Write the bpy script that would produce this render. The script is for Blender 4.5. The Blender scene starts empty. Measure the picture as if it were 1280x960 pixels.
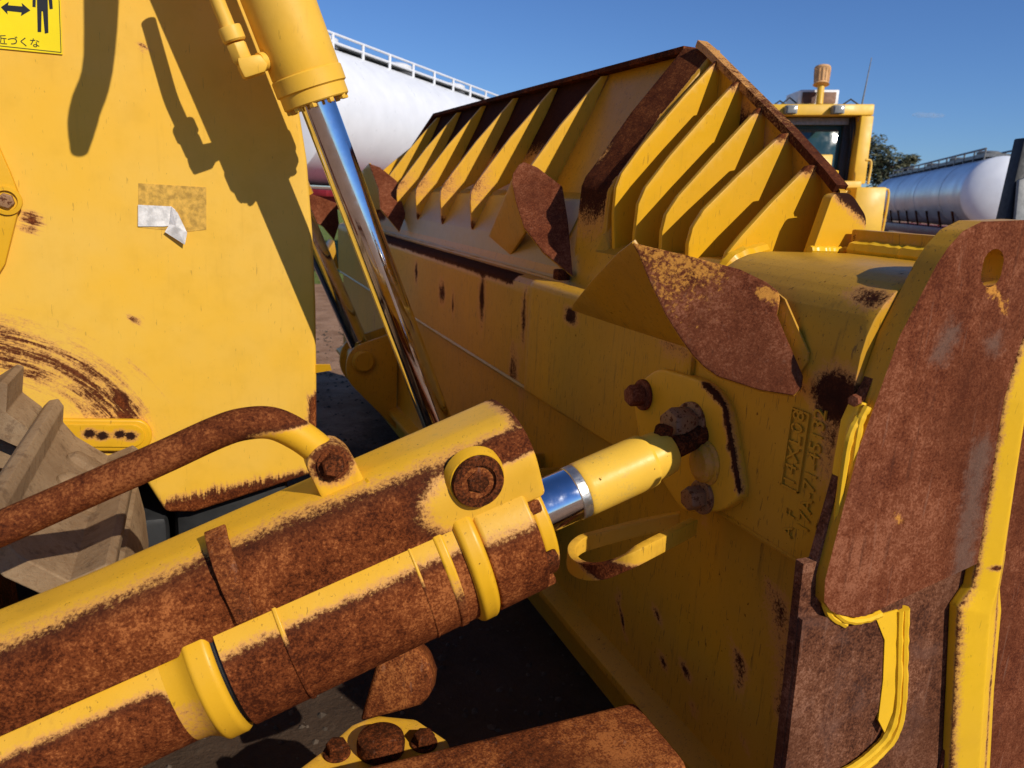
import bpy, bmesh, math, random
import numpy as np
from mathutils import Vector, Matrix, noise as mnoise
random.seed(7)
S = bpy.context.scene
COL = S.collection
V3 = lambda *a: np.array(a, dtype=float)

# ------------------------------------------------------------------ camera
F = 950.0
YAW, PITCH, ROLL = math.radians(22.8), math.radians(13.9), math.radians(3.0)
CAM = V3(0, 0, 1.6)
fw = V3(math.sin(YAW)*math.cos(PITCH), math.cos(YAW)*math.cos(PITCH), -math.sin(PITCH))
r0 = V3(math.cos(YAW), -math.sin(YAW), 0)
u0 = np.cross(r0, fw)
RT = r0*math.cos(ROLL)+u0*math.sin(ROLL)
UP = -r0*math.sin(ROLL)+u0*math.cos(ROLL)
cd = bpy.data.cameras.new('camera'); cam = bpy.data.objects.new('camera', cd); COL.objects.link(cam)
cam.matrix_world = Matrix(((RT[0], UP[0], -fw[0], CAM[0]), (RT[1], UP[1], -fw[1], CAM[1]), (RT[2], UP[2], -fw[2], CAM[2]), (0, 0, 0, 1)))
cd.sensor_width = 36; cd.lens = 36*F/1280; cd.clip_start = 0.02; cd.clip_end = 3000
cd.dof.use_dof = True; cd.dof.focus_distance = 1.7; cd.dof.aperture_fstop = 7.0
S.camera = cam

# ------------------------------------------------------------------ sun and sky
SUN = Vector((0.31, -0.745, 0.58)).normalized()
w = bpy.data.worlds.new('World'); S.world = w; w.use_nodes = True
nt = w.node_tree; nt.nodes.clear()
out = nt.nodes.new('ShaderNodeOutputWorld'); bg = nt.nodes.new('ShaderNodeBackground')
sky = nt.nodes.new('ShaderNodeTexSky'); sky.sky_type = 'NISHITA'; sky.sun_disc = False
sky.sun_elevation = math.asin(SUN.z); sky.sun_rotation = math.atan2(SUN.x, SUN.y)
sky.air_density = 1.0; sky.dust_density = 0.0; sky.ozone_density = 2.0
bg.inputs['Strength'].default_value = 0.074
tint = nt.nodes.new('ShaderNodeMix'); tint.data_type = 'RGBA'; tint.blend_type = 'MULTIPLY'
tint.inputs[0].default_value = 1; tint.inputs[7].default_value = (.58, .86, 1.36, 1)
nt.links.new(sky.outputs[0], tint.inputs[6]); nt.links.new(tint.outputs[2], bg.inputs['Color']); nt.links.new(bg.outputs[0], out.inputs[0])
sl = bpy.data.lights.new('sun', 'SUN'); sl.energy = 4.3; sl.angle = math.radians(0.5); sl.color = (1.0, 0.93, 0.82)
so = bpy.data.objects.new('sun', sl); COL.objects.link(so)
so.rotation_euler = SUN.to_track_quat('Z', 'Y').to_euler(); so.location = (4, -6, 9)
S.view_settings.view_transform = 'Standard'; S.view_settings.look = 'None'
S.view_settings.exposure = 0.0; S.view_settings.gamma = 1.0

# points read off the photograph, taken at a known plane of the machine
def ray(px, py): return fw+RT*((px-640)/F)+UP*((480-py)/F)
def onX(px, py, x): d = ray(px, py); return CAM+d*((x-CAM[0])/d[0])
def onY(px, py, y): d = ray(px, py); return CAM+d*((y-CAM[1])/d[1])
def onZ(px, py, z): d = ray(px, py); return CAM+d*((z-CAM[2])/d[2])
def dep(px, py, z): return CAM+ray(px, py)*z

# ------------------------------------------------------------------ materials
class NT:
    def __init__(s, name):
        s.m = bpy.data.materials.new(name); s.m.use_nodes = True
        s.t = s.m.node_tree; s.t.nodes.clear()
        s.o = s.n('OutputMaterial'); s.b = s.n('BsdfPrincipled')
        s.l(s.b.outputs[0], s.o.inputs[0])
        s.pos = s.n('NewGeometry').outputs['Position']
    def n(s, k): return s.t.nodes.new('ShaderNode'+k)
    def l(s, a, b): s.t.links.new(a, b)
    def put(s, v, sock):
        if hasattr(v, 'is_linked'): s.l(v, sock)
        elif isinstance(v, (tuple, list)): sock.default_value = (*v, 1.0) if len(v) == 3 and len(sock.default_value) == 4 else v
        else: sock.default_value = v
    def noise(s, scale, detail=4, rough=.55, stretch=None, dist=0.0):
        x = s.n('TexNoise'); x.inputs['Scale'].default_value = scale; x.inputs['Detail'].default_value = detail
        x.inputs['Roughness'].default_value = rough; x.inputs['Distortion'].default_value = dist
        if stretch:
            mp = s.n('Mapping'); mp.inputs['Scale'].default_value = stretch; s.l(s.pos, mp.inputs[0]); s.l(mp.outputs[0], x.inputs['Vector'])
        else: s.l(s.pos, x.inputs['Vector'])
        return x.outputs['Fac']
    def step(s, v, a, b, lo=0.0, hi=1.0):
        x = s.n('MapRange'); x.interpolation_type = 'SMOOTHSTEP'
        s.put(v, x.inputs[0]); 
        for i, k in enumerate((a, b, lo, hi)): x.inputs[i+1].default_value = k
        return x.outputs[0]
    def math(s, op, a, b=0.0, clamp=False):
        x = s.n('Math'); x.operation = op; x.use_clamp = clamp; s.put(a, x.inputs[0]); s.put(b, x.inputs[1]); return x.outputs[0]
    def mix(s, f, a, b, mode='MIX'):
        x = s.n('Mix'); x.data_type = 'RGBA'; x.blend_type = mode
        s.put(f, x.inputs[0]); s.put(a, x.inputs[6]); s.put(b, x.inputs[7]); return x.outputs[2]
    def attr(s, name):
        x = s.n('Attribute'); x.attribute_name = name; return x.outputs['Fac']
    def bump(s, h, strength=.3, dist=.002, prev=None):
        x = s.n('Bump'); x.inputs['Strength'].default_value = strength; x.inputs['Distance'].default_value = dist
        s.l(h, x.inputs['Height'])
        if prev is not None: s.l(prev, x.inputs['Normal'])
        return x.outputs[0]

def rust_colour(N, dark=(.050, .0115, .004), mid=(.158, .038, .010), light=(.37, .118, .032), lightness=0.0):
    a = N.noise(210, 4, .75); b = N.noise(60, 5, .7); c = N.noise(5, 4, .6); st = N.noise(30, 4, .6, stretch=(1, 1, .2))
    s1 = N.math('ADD', N.math('MULTIPLY', a, .64), N.math('MULTIPLY', b, .36))
    s2 = N.math('ADD', s1, N.math('MULTIPLY', N.math('SUBTRACT', c, .5), .42))
    s2 = N.math('ADD', s2, N.math('MULTIPLY', N.math('SUBTRACT', st, .5), .20))
    c1 = N.mix(N.step(s2, .37-lightness, .51-lightness), dark, mid)
    return N.mix(N.step(s2, .50-lightness, .64-lightness), c1, light), a

def paint(name, base, pale, chips=.72, rough=.36, streak=.25, edge=(.60, .27, .085), wear=.9, dirt=(.22, .12, .03), polar=None):
    N = NT(name)
    big = N.noise(2.2, 4, .6); med = N.noise(13, 5, .6)
    col = N.mix(N.step(big, .3, .7), base, pale)
    col = N.mix(N.math('MULTIPLY', N.step(med, .45, .75), .28), col, [c*.78 for c in base])
    st = N.noise(9, 5, .65, stretch=(6, 6, .55))
    col = N.mix(N.math('MULTIPLY', N.step(st, .55, .8), streak), col, dirt)
    # hairline scratches running in several directions
    sc = N.noise(26, 2, .5, stretch=(9, 9, 1.1), dist=.6)
    col = N.mix(N.math('MULTIPLY', N.step(sc, .70-.06*max(0, wear-.9), .735-.05*max(0, wear-.9)), .35*wear), col, (.12, .06, .02))
    rc, grain = rust_colour(N)
    dk = N.attr('dark')
    r = N.attr('rust')
    n1 = N.noise(32, 12, .80, stretch=(.6, 1, .9)); n2 = N.noise(170, 6, .75)
    if polar is not None:      # scratches swept round a centre
        dv = N.n('VectorMath'); dv.operation = 'SUBTRACT'; N.l(N.pos, dv.inputs[0]); dv.inputs[1].default_value = polar
        sx = N.n('SeparateXYZ'); N.l(dv.outputs[0], sx.inputs[0])
        rad = N.math('SQRT', N.math('ADD', N.math('POWER', sx.outputs[0], 2.0), N.math('POWER', sx.outputs[2], 2.0)))
        ang = N.math('ARCTAN2', sx.outputs[2], sx.outputs[0])
        cx = N.n('CombineXYZ'); N.l(N.math('MULTIPLY', rad, 60.0), cx.inputs[0]); N.l(N.math('MULTIPLY', ang, 2.4), cx.inputs[1])
        tx = N.n('TexNoise'); tx.inputs['Scale'].default_value = 1.0; tx.inputs['Detail'].default_value = 7; tx.inputs['Roughness'].default_value = .7; tx.inputs['Distortion'].default_value = .25
        N.l(cx.outputs[0], tx.inputs['Vector']); n1 = N.math('ADD', N.math('MULTIPLY', tx.outputs['Fac'], 1.0), N.math('MULTIPLY', N.math('SUBTRACT', n1, .5), .35))
    nn = N.math('ADD', N.math('MULTIPLY', N.math('SUBTRACT', n1, .5), .70 if polar is None else 1.5), N.math('MULTIPLY', N.math('SUBTRACT', n2, .5), .75))
    rr = N.math('ADD', r, nn)
    # rust is darkest where it meets the paint, orange where it is old
    rc = N.mix(N.math('MULTIPLY', N.step(N.math('ADD', r, N.math('MULTIPLY', nn, .35)), .55, 1.0, .72, 0.0), 1.0), rc, (.062, .018, .009))
    rc = N.mix(dk, rc, (.030, .011, .007))
    # loose chips over the sound paint
    ch = N.step(N.noise(62, 5, .62), chips-.01, chips+.02)
    ch2 = N.step(N.noise(190, 3, .6), chips+.02, chips+.04)
    cm = N.math('MULTIPLY', N.math('MAXIMUM', ch, ch2), .85)
    mask = N.math('MAXIMUM', N.step(rr, .43, .66), cm)
    ed = N.step(rr, .24, .52)
    c2 = N.mix(N.math('MULTIPLY', ed, .75), col, edge)
    c3 = N.mix(mask, c2, rc)
    N.l(c3, N.b.inputs['Base Color'])
    ro = N.math('ADD', N.math('MULTIPLY', N.noise(40, 4), .18), rough-.08)
    rm = N.n('Mix'); N.l(mask, rm.inputs[0]); N.l(ro, rm.inputs[2]); rm.inputs[3].default_value = .85
    N.l(rm.outputs[0], N.b.inputs['Roughness'])
    N.l(N.math('SUBTRACT', .24, N.math('MULTIPLY', mask, .19)), N.b.inputs['Specular IOR Level'])
    orange_peel = N.noise(75, 3, .5)
    b1 = N.bump(orange_peel, .10, .0025)
    hh = N.math('SUBTRACT', N.math('MULTIPLY', grain, N.math('ADD', N.math('MULTIPLY', mask, .9), .06)), N.math('MULTIPLY', mask, .6))
    N.l(N.bump(hh, .42, .003, b1), N.b.inputs['Normal'])
    return N.m

def rust(name, light=0.0, rough=.84, tint=None, spec=.07, grey=.0, dark=(.036, .011, .004), mid=(.150, .037, .010), lt=(.36, .118, .030)):
    N = NT(name)
    c, g = rust_colour(N, dark, mid, lt, lightness=light)
    sm = N.noise(7, 5, .65, dist=.8)
    c = N.mix(N.math('MULTIPLY', N.step(sm, .50, .72), grey), c, (.16, .085, .062))
    sx_ = N.n('Mapping'); sx_.inputs['Rotation'].default_value = (0, math.radians(38), 0); sx_.inputs['Scale'].default_value = (3.0, 3.0, .22); N.l(N.pos, sx_.inputs[0])
    tx_ = N.n('TexNoise'); tx_.inputs['Scale'].default_value = 22; tx_.inputs['Detail'].default_value = 5; tx_.inputs['Roughness'].default_value = .7; N.l(sx_.outputs[0], tx_.inputs['Vector'])
    c = N.mix(N.math('MULTIPLY', N.step(tx_.outputs['Fac'], .60, .70), .42), c, (.24, .125, .080))
    c = N.mix(N.math('MULTIPLY', N.step(tx_.outputs['Fac'], .40, .32), .5), c, (.065, .022, .012))
    lo = N.noise(2.6, 5, .6, dist=.5)
    c = N.mix(N.math('MULTIPLY', N.step(lo, .48, .70), .55), c, [k*.55 for k in mid])
    sp = N.step(N.noise(330, 3, .6), .66, .74)
    c = N.mix(N.math('MULTIPLY', sp, .4), c, (.36, .17, .09))
    y = N.attr('rust')     # here: what is left of the yellow paint
    nn = N.math('MULTIPLY', N.math('SUBTRACT', N.noise(95, 9, .78), .5), 1.9)
    ym = N.math('MULTIPLY', N.step(N.math('ADD', y, nn), .46, .72), .85)
    c = N.mix(ym, c, (.62, .27, .045))
    gl = N.attr('dark')    # here: bare greyish worn steel
    gn = N.math('ADD', gl, N.math('MULTIPLY', N.math('SUBTRACT', N.noise(60, 8, .75), .5), 1.3))
    c = N.mix(N.math('MULTIPLY', N.step(gn, .40, .95), .60), c, (.150, .098, .072))
    N.l(c, N.b.inputs['Base Color'])
    N.b.inputs['Roughness'].default_value = rough; N.b.inputs['Specular IOR Level'].default_value = spec
    N.l(N.bump(g, .5, .003, N.bump(N.noise(40, 4), .25, .006)), N.b.inputs['Normal'])
    return N.m

def plain(name, col, rough=.5, metal=0.0, var=.2, scale=20, bump=.15, spec=.4):
    N = NT(name)
    a = N.noise(scale, 5, .6)
    N.l(N.mix(N.step(a, .3, .7), [c*(1-var) for c in col], [min(1, c*(1+var)) for c in col]), N.b.inputs['Base Color'])
    N.l(N.step(N.noise(scale*1.7, 4), .2, .8, max(0.02, rough-.1), min(1, rough+.1)), N.b.inputs['Roughness'])
    N.b.inputs['Metallic'].default_value = metal; N.b.inputs['Specular IOR Level'].default_value = spec
    if bump: N.l(N.bump(N.noise(scale*5, 4), bump, .002), N.b.inputs['Normal'])
    return N.m

M_PANEL = paint('faded_yellow_paint', (.80, .445, .034), (.78, .465, .070), chips=.77, streak=.20, rough=.45, wear=.7, dirt=(.45, .24, .03))
M_GUARD = paint('scratched_yellow_paint', (.80, .445, .034), (.78, .465, .070), chips=.80, streak=.25, rough=.50, wear=1.0, dirt=(.52, .28, .03), polar=tuple(onY(-40, 640, 2.35)))
M_YEL = paint('weathered_yellow_paint', (.74, .39, .018), (.69, .38, .04), chips=.72, streak=.34, wear=1.5, dirt=(.30, .15, .03))
M_YELB = paint('blade_yellow_paint', (.58, .29, .013), (.50, .26, .026), chips=.685, streak=.6, wear=1.8, dirt=(.13, .07, .02))
M_YELC = paint('bright_yellow_paint', (.74, .39, .010), (.68, .36, .020), chips=.74, streak=.18, wear=1.2, dirt=(.35, .18, .03))
M_MOLD = paint('dusty_yellow_paint', (.40, .27, .085), (.46, .28, .05), chips=.73, streak=.4)
M_RUST = rust('rusty_steel', light=.02)
M_RUSTG = rust('grey_rust_steel', light=-.02, grey=.40, dark=(.045, .016, .009), mid=(.135, .048, .022), lt=(.27, .12, .065))
M_RUSTR = rust('red_rust_steel', light=.0, grey=.06, dark=(.085, .020, .008), mid=(.165, .046, .018), lt=(.29, .105, .050))
M_DARKR = rust('dark_rust_steel', light=-.08)
def dusty():
    N = NT('dusty_track_steel')
    a = N.noise(5, 6, .6); b = N.noise(90, 5, .7); c = N.noise(420, 3, .6)
    col = N.mix(N.step(a, .35, .65), (.215, .132, .068), (.315, .21, .115))
    e = N.noise(24, 8, .75)
    col = N.mix(N.math('MULTIPLY', N.step(e, .52, .64), .6), col, (.11, .062, .034))
    col = N.mix(N.math('MULTIPLY', N.step(b, .50, .66), .45), col, (.19, .10, .045))
    col = N.mix(N.math('MULTIPLY', N.step(c, .55, .7), .35), col, (.36, .27, .17))
    N.l(col, N.b.inputs['Base Color']); N.b.inputs['Roughness'].default_value = .9; N.b.inputs['Specular IOR Level'].default_value = .12
    N.l(N.bump(b, .5, .004, N.bump(e, .35, .005)), N.b.inputs['Normal']); return N.m
M_DUST = dusty()
M_SPAT = plain('weld_spatter_steel', (.42, .42, .44), .3, .8, .4, 90, .6)
M_CHROME = plain('chrome', (.74, .75, .78), .07, 1.0, .06, 30, .0)
M_BLACK = plain('black_rubber', (.018, .018, .018), .6)
M_BOLT = paint('worn_bolt_steel', (.26, .115, .045), (.34, .20, .10), chips=.58, rough=.45, streak=.3, edge=(.30, .15, .07))
M_WHITE = plain('white_paint', (.78, .79, .80), .35, 0, .04, 3, .03)
M_SILVER = plain('polished_aluminium', (.78, .78, .79), .36, .45, .12, 1.2, .0)
M_ENDCAP = plain('satin_aluminium', (.80, .82, .84), .45, .15, .05, 2, .02)
M_RED = plain('red_chassis_paint', (.20, .012, .016), .45, 0, .3, 6)
M_GLASS = plain('tinted_cab_glass', (.02, .055, .06), .06, 0, .2, 3, .0, .7)
M_GREY = plain('grey_metal', (.20, .20, .19), .5, .3)
M_LAMP = plain('lamp_lens', (.20, .20, .18), .15, 0, .1, 30, .1, .6)
M_STICK = plain('sign_yellow', (.86, .66, .0), .35, 0, .05, 8, .03)
M_INK = plain('sign_black', (.012, .012, .014), .4, 0, .1, 8, .0)
M_PAPER = plain('torn_white_paper', (.70, .67, .62), .8, 0, .25, 40, .4)
M_GLUE = plain('old_glue_stain', (.56, .32, .05), .75, 0, .32, 55, .25)
M_BYEL = plain('far_yellow_paint', (.76, .44, .03), .45, 0, .10, 3)
M_TAN = plain('tan_filter_housing', (.60, .34, .14), .6, 0, .2, 12)
M_AC = plain('white_enamel', (.72, .71, .68), .5, 0, .08, 12)
M_WELD = paint('painted_weld', (.86, .50, .016), (.80, .46, .03), chips=.80, streak=.0, rough=.32)

# ------------------------------------------------------------------ building helpers
WL = {}      # world location of every object's origin
def link(o, parent=None, loc=(0, 0, 0)):
    COL.objects.link(o)
    WL[o.name] = np.array(loc, float)
    if parent is not None:
        o.parent = parent; o.location = Vector(np.array(loc)-WL[parent.name])
    else: o.location = Vector(loc)
    return o
def empty(name, loc, label, cat, group=None):
    o = bpy.data.objects.new(name, None); link(o, None, loc); o.empty_display_size = .2
    o['label'] = label; o['category'] = cat
    if group: o['group'] = group
    return o
def grid_cut(bm, step):
    vs = [v.co for v in bm.verts]
    for ax in range(3):
        lo = min(v[ax] for v in vs); hi = max(v[ax] for v in vs)
        n = int((hi-lo)/step)
        if n < 1 or hi-lo < step*1.6: continue
        n = min(n, 110)
        nrm = Vector((0, 0, 0)); nrm[ax] = 1
        for k in range(1, n+1):
            c = Vector((0, 0, 0)); c[ax] = lo+(hi-lo)*k/(n+1)+1e-5
            bmesh.ops.bisect_plane(bm, geom=bm.verts[:]+bm.edges[:]+bm.faces[:], plane_co=c, plane_no=nrm, dist=1e-6)
def obj(name, VF, mat, parent=None, bevel=0.0, seg=2, cut=0.0, rust=None, dark=None, angle=32, label=None, kind=None, sub=0):
    V, Fc = VF
    V = np.array(V, float)
    c = (V.min(0)+V.max(0))/2
    bm = bmesh.new()
    bv = [bm.verts.new(v-c) for v in V]
    for f in Fc:
        try: bm.faces.new([bv[i] for i in f])
        except ValueError: pass
    bmesh.ops.recalc_face_normals(bm, faces=bm.faces)
    if bevel:
        ed = [e for e in bm.edges if len(e.link_faces) == 2 and e.calc_face_angle(0) > .5]
        bmesh.ops.bevel(bm, geom=ed, offset=bevel, segments=seg, affect='EDGES', profile=.5, clamp_overlap=True)
    if cut: grid_cut(bm, cut)
    me = bpy.data.meshes.new(name); bm.to_mesh(me); bm.free()
    me.materials.append(mat)
    for an, fn in (('rust', rust), ('dark', dark)):
        if fn is not None:
            a = me.attributes.new(an, 'FLOAT', 'POINT')
            P = np.array([v.co for v in me.vertices])+c
            if callable(fn): vals = np.clip(fn(P), 0, 1)
            else: vals = np.full(len(P), fn)
            a.data.foreach_set('value', vals.astype(np.float32))
    me.polygons.foreach_set('use_smooth', [True]*len(me.polygons))
    me.set_sharp_from_angle(angle=math.radians(angle))
    o = bpy.data.objects.new(name, me); link(o, parent, c)
    if label: o['label'] = label
    if kind: o['kind'] = kind
    return o
def tag(o, label, cat, group=None):
    o['label'] = label; o['category'] = cat
    if group: o['group'] = group
    return o
def copyto(o, parent, shift):
    c = o.copy(); link(c, parent, WL[o.name]+np.array(shift)); c.rotation_euler = o.rotation_euler; return c

def join(*parts):
    V = []; Fc = []
    for v, f in parts:
        k = len(V); V += [np.array(x, float) for x in v]; Fc += [tuple(i+k for i in q) for q in f]
    return V, Fc
def prism(pts, off):
    """closed outline (3D) pushed by the vector off"""
    pts = [np.array(p, float) for p in pts]; off = np.array(off, float); n = len(pts)
    return pts+[p+off for p in pts], [tuple(range(n)), tuple(range(2*n-1, n-1, -1))]+[(i, (i+1) % n, (i+1) % n+n, i+n) for i in range(n)]
def xz(pts, y, t): return prism([(x, y, z) for x, z in pts], (0, t, 0))
def box(a, b):
    x0, y0, z0 = a; x1, y1, z1 = b
    return prism([(x0, y0, z0), (x1, y0, z0), (x1, y1, z0), (x0, y1, z0)], (0, 0, z1-z0))
def frame(d):
    d = np.array(d, float); d /= np.linalg.norm(d)
    a = V3(0, 0, 1) if abs(d[2]) < .9 else V3(0, 1, 0)
    s = np.cross(d, a); s /= np.linalg.norm(s); u = np.cross(s, d); return d, s, u
def lathe(A, B, prof, n=48, caps=True):
    """prof: list of (distance along A->B, radius)"""
    A = np.array(A, float); d, s, u = frame(np.array(B, float)-A)
    V = []; Fc = []
    for t, r in prof:
        for k in range(n):
            a = 2*math.pi*k/n; V.append(A+d*t+(s*math.cos(a)+u*math.sin(a))*r)
    m = len(prof)
    for i in range(m-1):
        for k in range(n):
            k2 = (k+1) % n; Fc.append((i*n+k, i*n+k2, (i+1)*n+k2, (i+1)*n+k))
    if caps: Fc += [tuple(range(n)), tuple(range((m-1)*n, m*n))]
    return V, Fc
def smooth_path(pts, k=6):
    P = [np.array(p, float) for p in pts]; Q = [2*P[0]-P[1]]+P+[2*P[-1]-P[-2]]; o = []
    for i in range(1, len(Q)-2):
        for j in range(k):
            t = j/k; a, b, c, d = Q[i-1], Q[i], Q[i+1], Q[i+2]
            o.append(.5*((2*b)+(c-a)*t+(2*a-5*b+4*c-d)*t*t+(3*b-a-3*c+d)*t**3))
    o.append(P[-1]); return o
def tube(pts, r, n=12, wob=0.0, flat=None):
    P = [np.array(p, float) for p in pts]; V = []; Fc = []; m = len(P)
    R = r if hasattr(r, '__len__') else [r]*m
    pu = None
    for i in range(m):
        d = P[min(i+1, m-1)]-P[max(i-1, 0)]; d, s, u = frame(d)
        if pu is not None:
            u = pu-d*np.dot(pu, d); u /= np.linalg.norm(u); s = np.cross(d, u)
        pu = u
        rr = R[i]*(1+wob*random.uniform(-1, 1))
        for k in range(n):
            a = 2*math.pi*k/n; V.append(P[i]+(s*math.cos(a)+u*math.sin(a))*rr)
    for i in range(m-1):
        for k in range(n):
            k2 = (k+1) % n; Fc.append((i*n+k, i*n+k2, (i+1)*n+k2, (i+1)*n+k))
    return V, Fc+[tuple(range(n)), tuple(range((m-1)*n, m*n))]
def sweep(rings):
    n = len(rings[0]); V = [np.array(p, float) for r in rings for p in r]; Fc = []
    for i in range(len(rings)-1):
        for k in range(n):
            k2 = (k+1) % n; Fc.append((i*n+k, i*n+k2, (i+1)*n+k2, (i+1)*n+k))
    return V, Fc+[tuple(range(n)), tuple(range((len(rings)-1)*n, len(rings)*n))]
def hexbolt(c, d, r, h, washer=None, rot=.3):
    d, s, u = frame(d); c = np.array(c, float); parts = []
    if washer:
        wr, wh = washer; parts.append(lathe(c, c+d, [(0, wr), (wh*.8, wr), (wh, wr*.96)], 28)); c = c+d*wh
    V = []
    for t, q in ((0, 1), (h*.82, 1), (h, .86)):
        for k in range(6):
            a = rot+k*math.pi/3; V.append(c+d*t+(s*math.cos(a)+u*math.sin(a))*r*q)
    Fc = [(i*6+k, i*6+(k+1) % 6, (i+1)*6+(k+1) % 6, (i+1)*6+k) for i in range(2) for k in range(6)]+[tuple(range(6)), tuple(range(12, 18))]
    return join(*parts, (V, Fc))
def roundpoly(pts, rad, n=5):
    """rounds the corners of a 2D outline; rad is a number or one per corner"""
    o = []; m = len(pts); P = [np.array(p, float) for p in pts]
    R = rad if hasattr(rad, '__len__') else [rad]*m
    for i in range(m):
        a, b, c = P[i-1], P[i], P[(i+1) % m]
        e1 = a-b; e2 = c-b; l1 = np.linalg.norm(e1); l2 = np.linalg.norm(e2)
        q = min(R[i], l1*.48, l2*.48)
        if q < 1e-4: o.append(tuple(b)); continue
        p1 = b+e1/l1*q; p2 = b+e2/l2*q
        for k in range(n+1):
            t = k/n; o.append(tuple((1-t)**2*p1+2*t*(1-t)*b+t*t*p2))
    return o
# stain masks: each is a soft ellipsoid on the surface, .5 at its rim
def blob(c, r, k=1.6):
    c = np.array(c, float); r = np.array(r if hasattr(r, '__len__') else [r]*3, float)
    return lambda P: .5+.5*k*(1-np.linalg.norm((P-c)/r, axis=1))
def capsule(a, b, r, k=1.6):
    a = np.array(a, float); b = np.array(b, float); ab = b-a
    def f(P):
        t = np.clip(((P-a)@ab)/(ab@ab), 0, 1)[:, None]
        return .5+.5*k*(1-np.linalg.norm(P-(a+t*ab), axis=1)/r)
    return f
def anyof(*fs, base=0.0):
    return lambda P: np.maximum.reduce([np.full(len(P), base)]+[f(P) for f in fs])

# ================================================================== THE BULLDOZER IN FRONT
DZ = empty('bulldozer', (0.0, 2.6, 0.0), 'weathered yellow bulldozer with ribbed blade and rusty cylinders filling the foreground', 'bulldozer')
YN, YF = .90, 5.95        # near and far end of the blade

# ---- blade body: lower back plate, box section with its ledge, dished moldboard behind
def bladeprof(y):
    P = [(1.04, y, .33), (1.04, y, .955), (1.004, y, .982), (1.0, y, 1.29), (1.006, y, 1.318), (1.022, y, 1.334), (1.075, y, 1.338),
            (1.105, y, 1.45), (1.17, y, 1.585), (1.25, y, 1.622), (1.335, y, 1.63), (1.36, y, 1.5), (1.33, y, .8), (1.40, y, .20), (1.34, y, .10), (1.12, y, .10)]
    return [(a, b, min(c, 1.46+.002*i)) for i, (a, b, c) in enumerate(P)] if y < 2.02 else P
rb = anyof(*[blob(onX(px, py, 1.0), (.05, .020+.012*(i % 3), .05+.05*(i % 2)), .75) for i, (px, py) in enumerate(
    [(566, 378), (602, 372), (552, 366), (653, 395), (520, 340), (690, 358), (712, 420), (640, 470), (480, 350), (460, 400)])],
    capsule(V3(1.02, 2.45, 1.33), V3(1.02, 4.6, 1.33), .035, 1.6),
    blob(onX(690, 360, 1.02), (.06, .03, .03)),
    capsule(onX(925, 820, 1.04), onX(930, 890, 1.04), .009, .6), capsule(onX(850, 800, 1.04), onX(868, 900, 1.04), .006, .55), capsule(onX(905, 760, 1.04), onX(930, 930, 1.04), .004, .5), capsule(onX(960, 720, 1.04), onX(945, 800, 1.04), .005, .5), capsule(onX(820, 760, 1.04), onX(832, 850, 1.04), .004, .5), capsule(onX(985, 760, 1.04), onX(975, 900, 1.04), .02, .9),
    capsule(onX(770, 720, 1.04), onX(780, 790, 1.04), .008, .9), capsule(onX(880, 640, 1.04), onX(885, 690, 1.04), .006, .9), base=.10)
bladeY = [YN+.0, 1.6, 2.01, 2.04, 2.2]+[YN+2.2+i*.25 for i in range(12)]+[YF]
bladeY = sorted(set(round(y, 3) for y in bladeY if YN <= y <= YF))
BL = obj('blade', sweep([bladeprof(y) for y in bladeY]), M_YELB, DZ, cut=.035, rust=rb, dark=rb, angle=28)
# raised casting at the near end of the box section, with the cast part number
ep = roundpoly([(.985, .985), (.985, 1.512), (1.40, 1.512), (1.40, .985)], [.004, .17, .01, .004], 9)
erf = anyof(capsule(onX(1040, 355, 1.0), onX(1105, 372, 1.0), .018, 1.0), capsule(onX(1060, 350, 1.01), onX(1090, 362, 1.01), .03, 1.3), blob(onX(1045, 497, .985), (.05, .055, .05), 1.3),
            blob(onX(985, 480, .985), (.04, .05, .012), .8), blob(onX(1035, 560, .985), (.03, .012, .06), .7), base=.08)
EB = obj('end_box', xz(ep, YN, .43), M_YELB, BL, bevel=.002, cut=.025, rust=erf, dark=erf, angle=30)
tp = roundpoly([(.975, .985), (.975, 1.342), (1.03, 1.350), (1.03, .985)], [.004, .045, .004, .004], 6)
obj('box_face_plate', xz(tp, YN+.432, 2.22-YN-.432), M_YELB, BL, bevel=.003, cut=.03, dark=anyof(blob(onX(713, 395, .975), (.05, .05, .03), 1.5)),
    rust=anyof(blob(onX(713, 395, .975), (.05, .045, .025), 1.2), blob(onX(655, 400, .975), (.04, .03, .04), 1.0), blob(onX(845, 440, .975), (.05, .1, .012), .9), base=.14))
obj('stop_block', box((1.03, 2.13, 1.352), (1.075, 2.17, 1.385)), M_DARKR, BL, bevel=.006)
# beads of weld along the box and down the plates
def weldbead(path, r, parent, mat=M_YELB, k=5, name='weld_bead'):
    return obj(name, tube(smooth_path(path, k), r, 8, wob=.14), mat, parent, rust=.05)
weldbead([(1.012, y, .972) for y in np.linspace(2.25, 5.9, 40)], .012, BL, M_MOLD, 2)
weldbead([(1.0, y, .976) for y in np.linspace(.93, 2.25, 20)], .008, BL, M_YELB, 2)
weldbead([(1.085, y, 1.348) for y in np.linspace(2.2, 5.9, 40)], .010, BL, M_MOLD, 2)
obj('bottom_flange', xz([(.985, .335), (.985, .36), (1.06, .392), (1.06, .335)], YN, YF-YN), M_YELB, BL, bevel=.003, rust=.15)
# dusty upper back plate
obj('moldboard', xz([(1.080, 1.352), (1.1025, 1.452), (1.1665, 1.59), (1.18, 1.60), (1.18, 1.352)], 2.25, YF-2.30), M_MOLD, BL, cut=.05,
    rust=anyof(blob((1.1, 4.9, 1.45), (.1, .2, .05)), base=.05))
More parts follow.
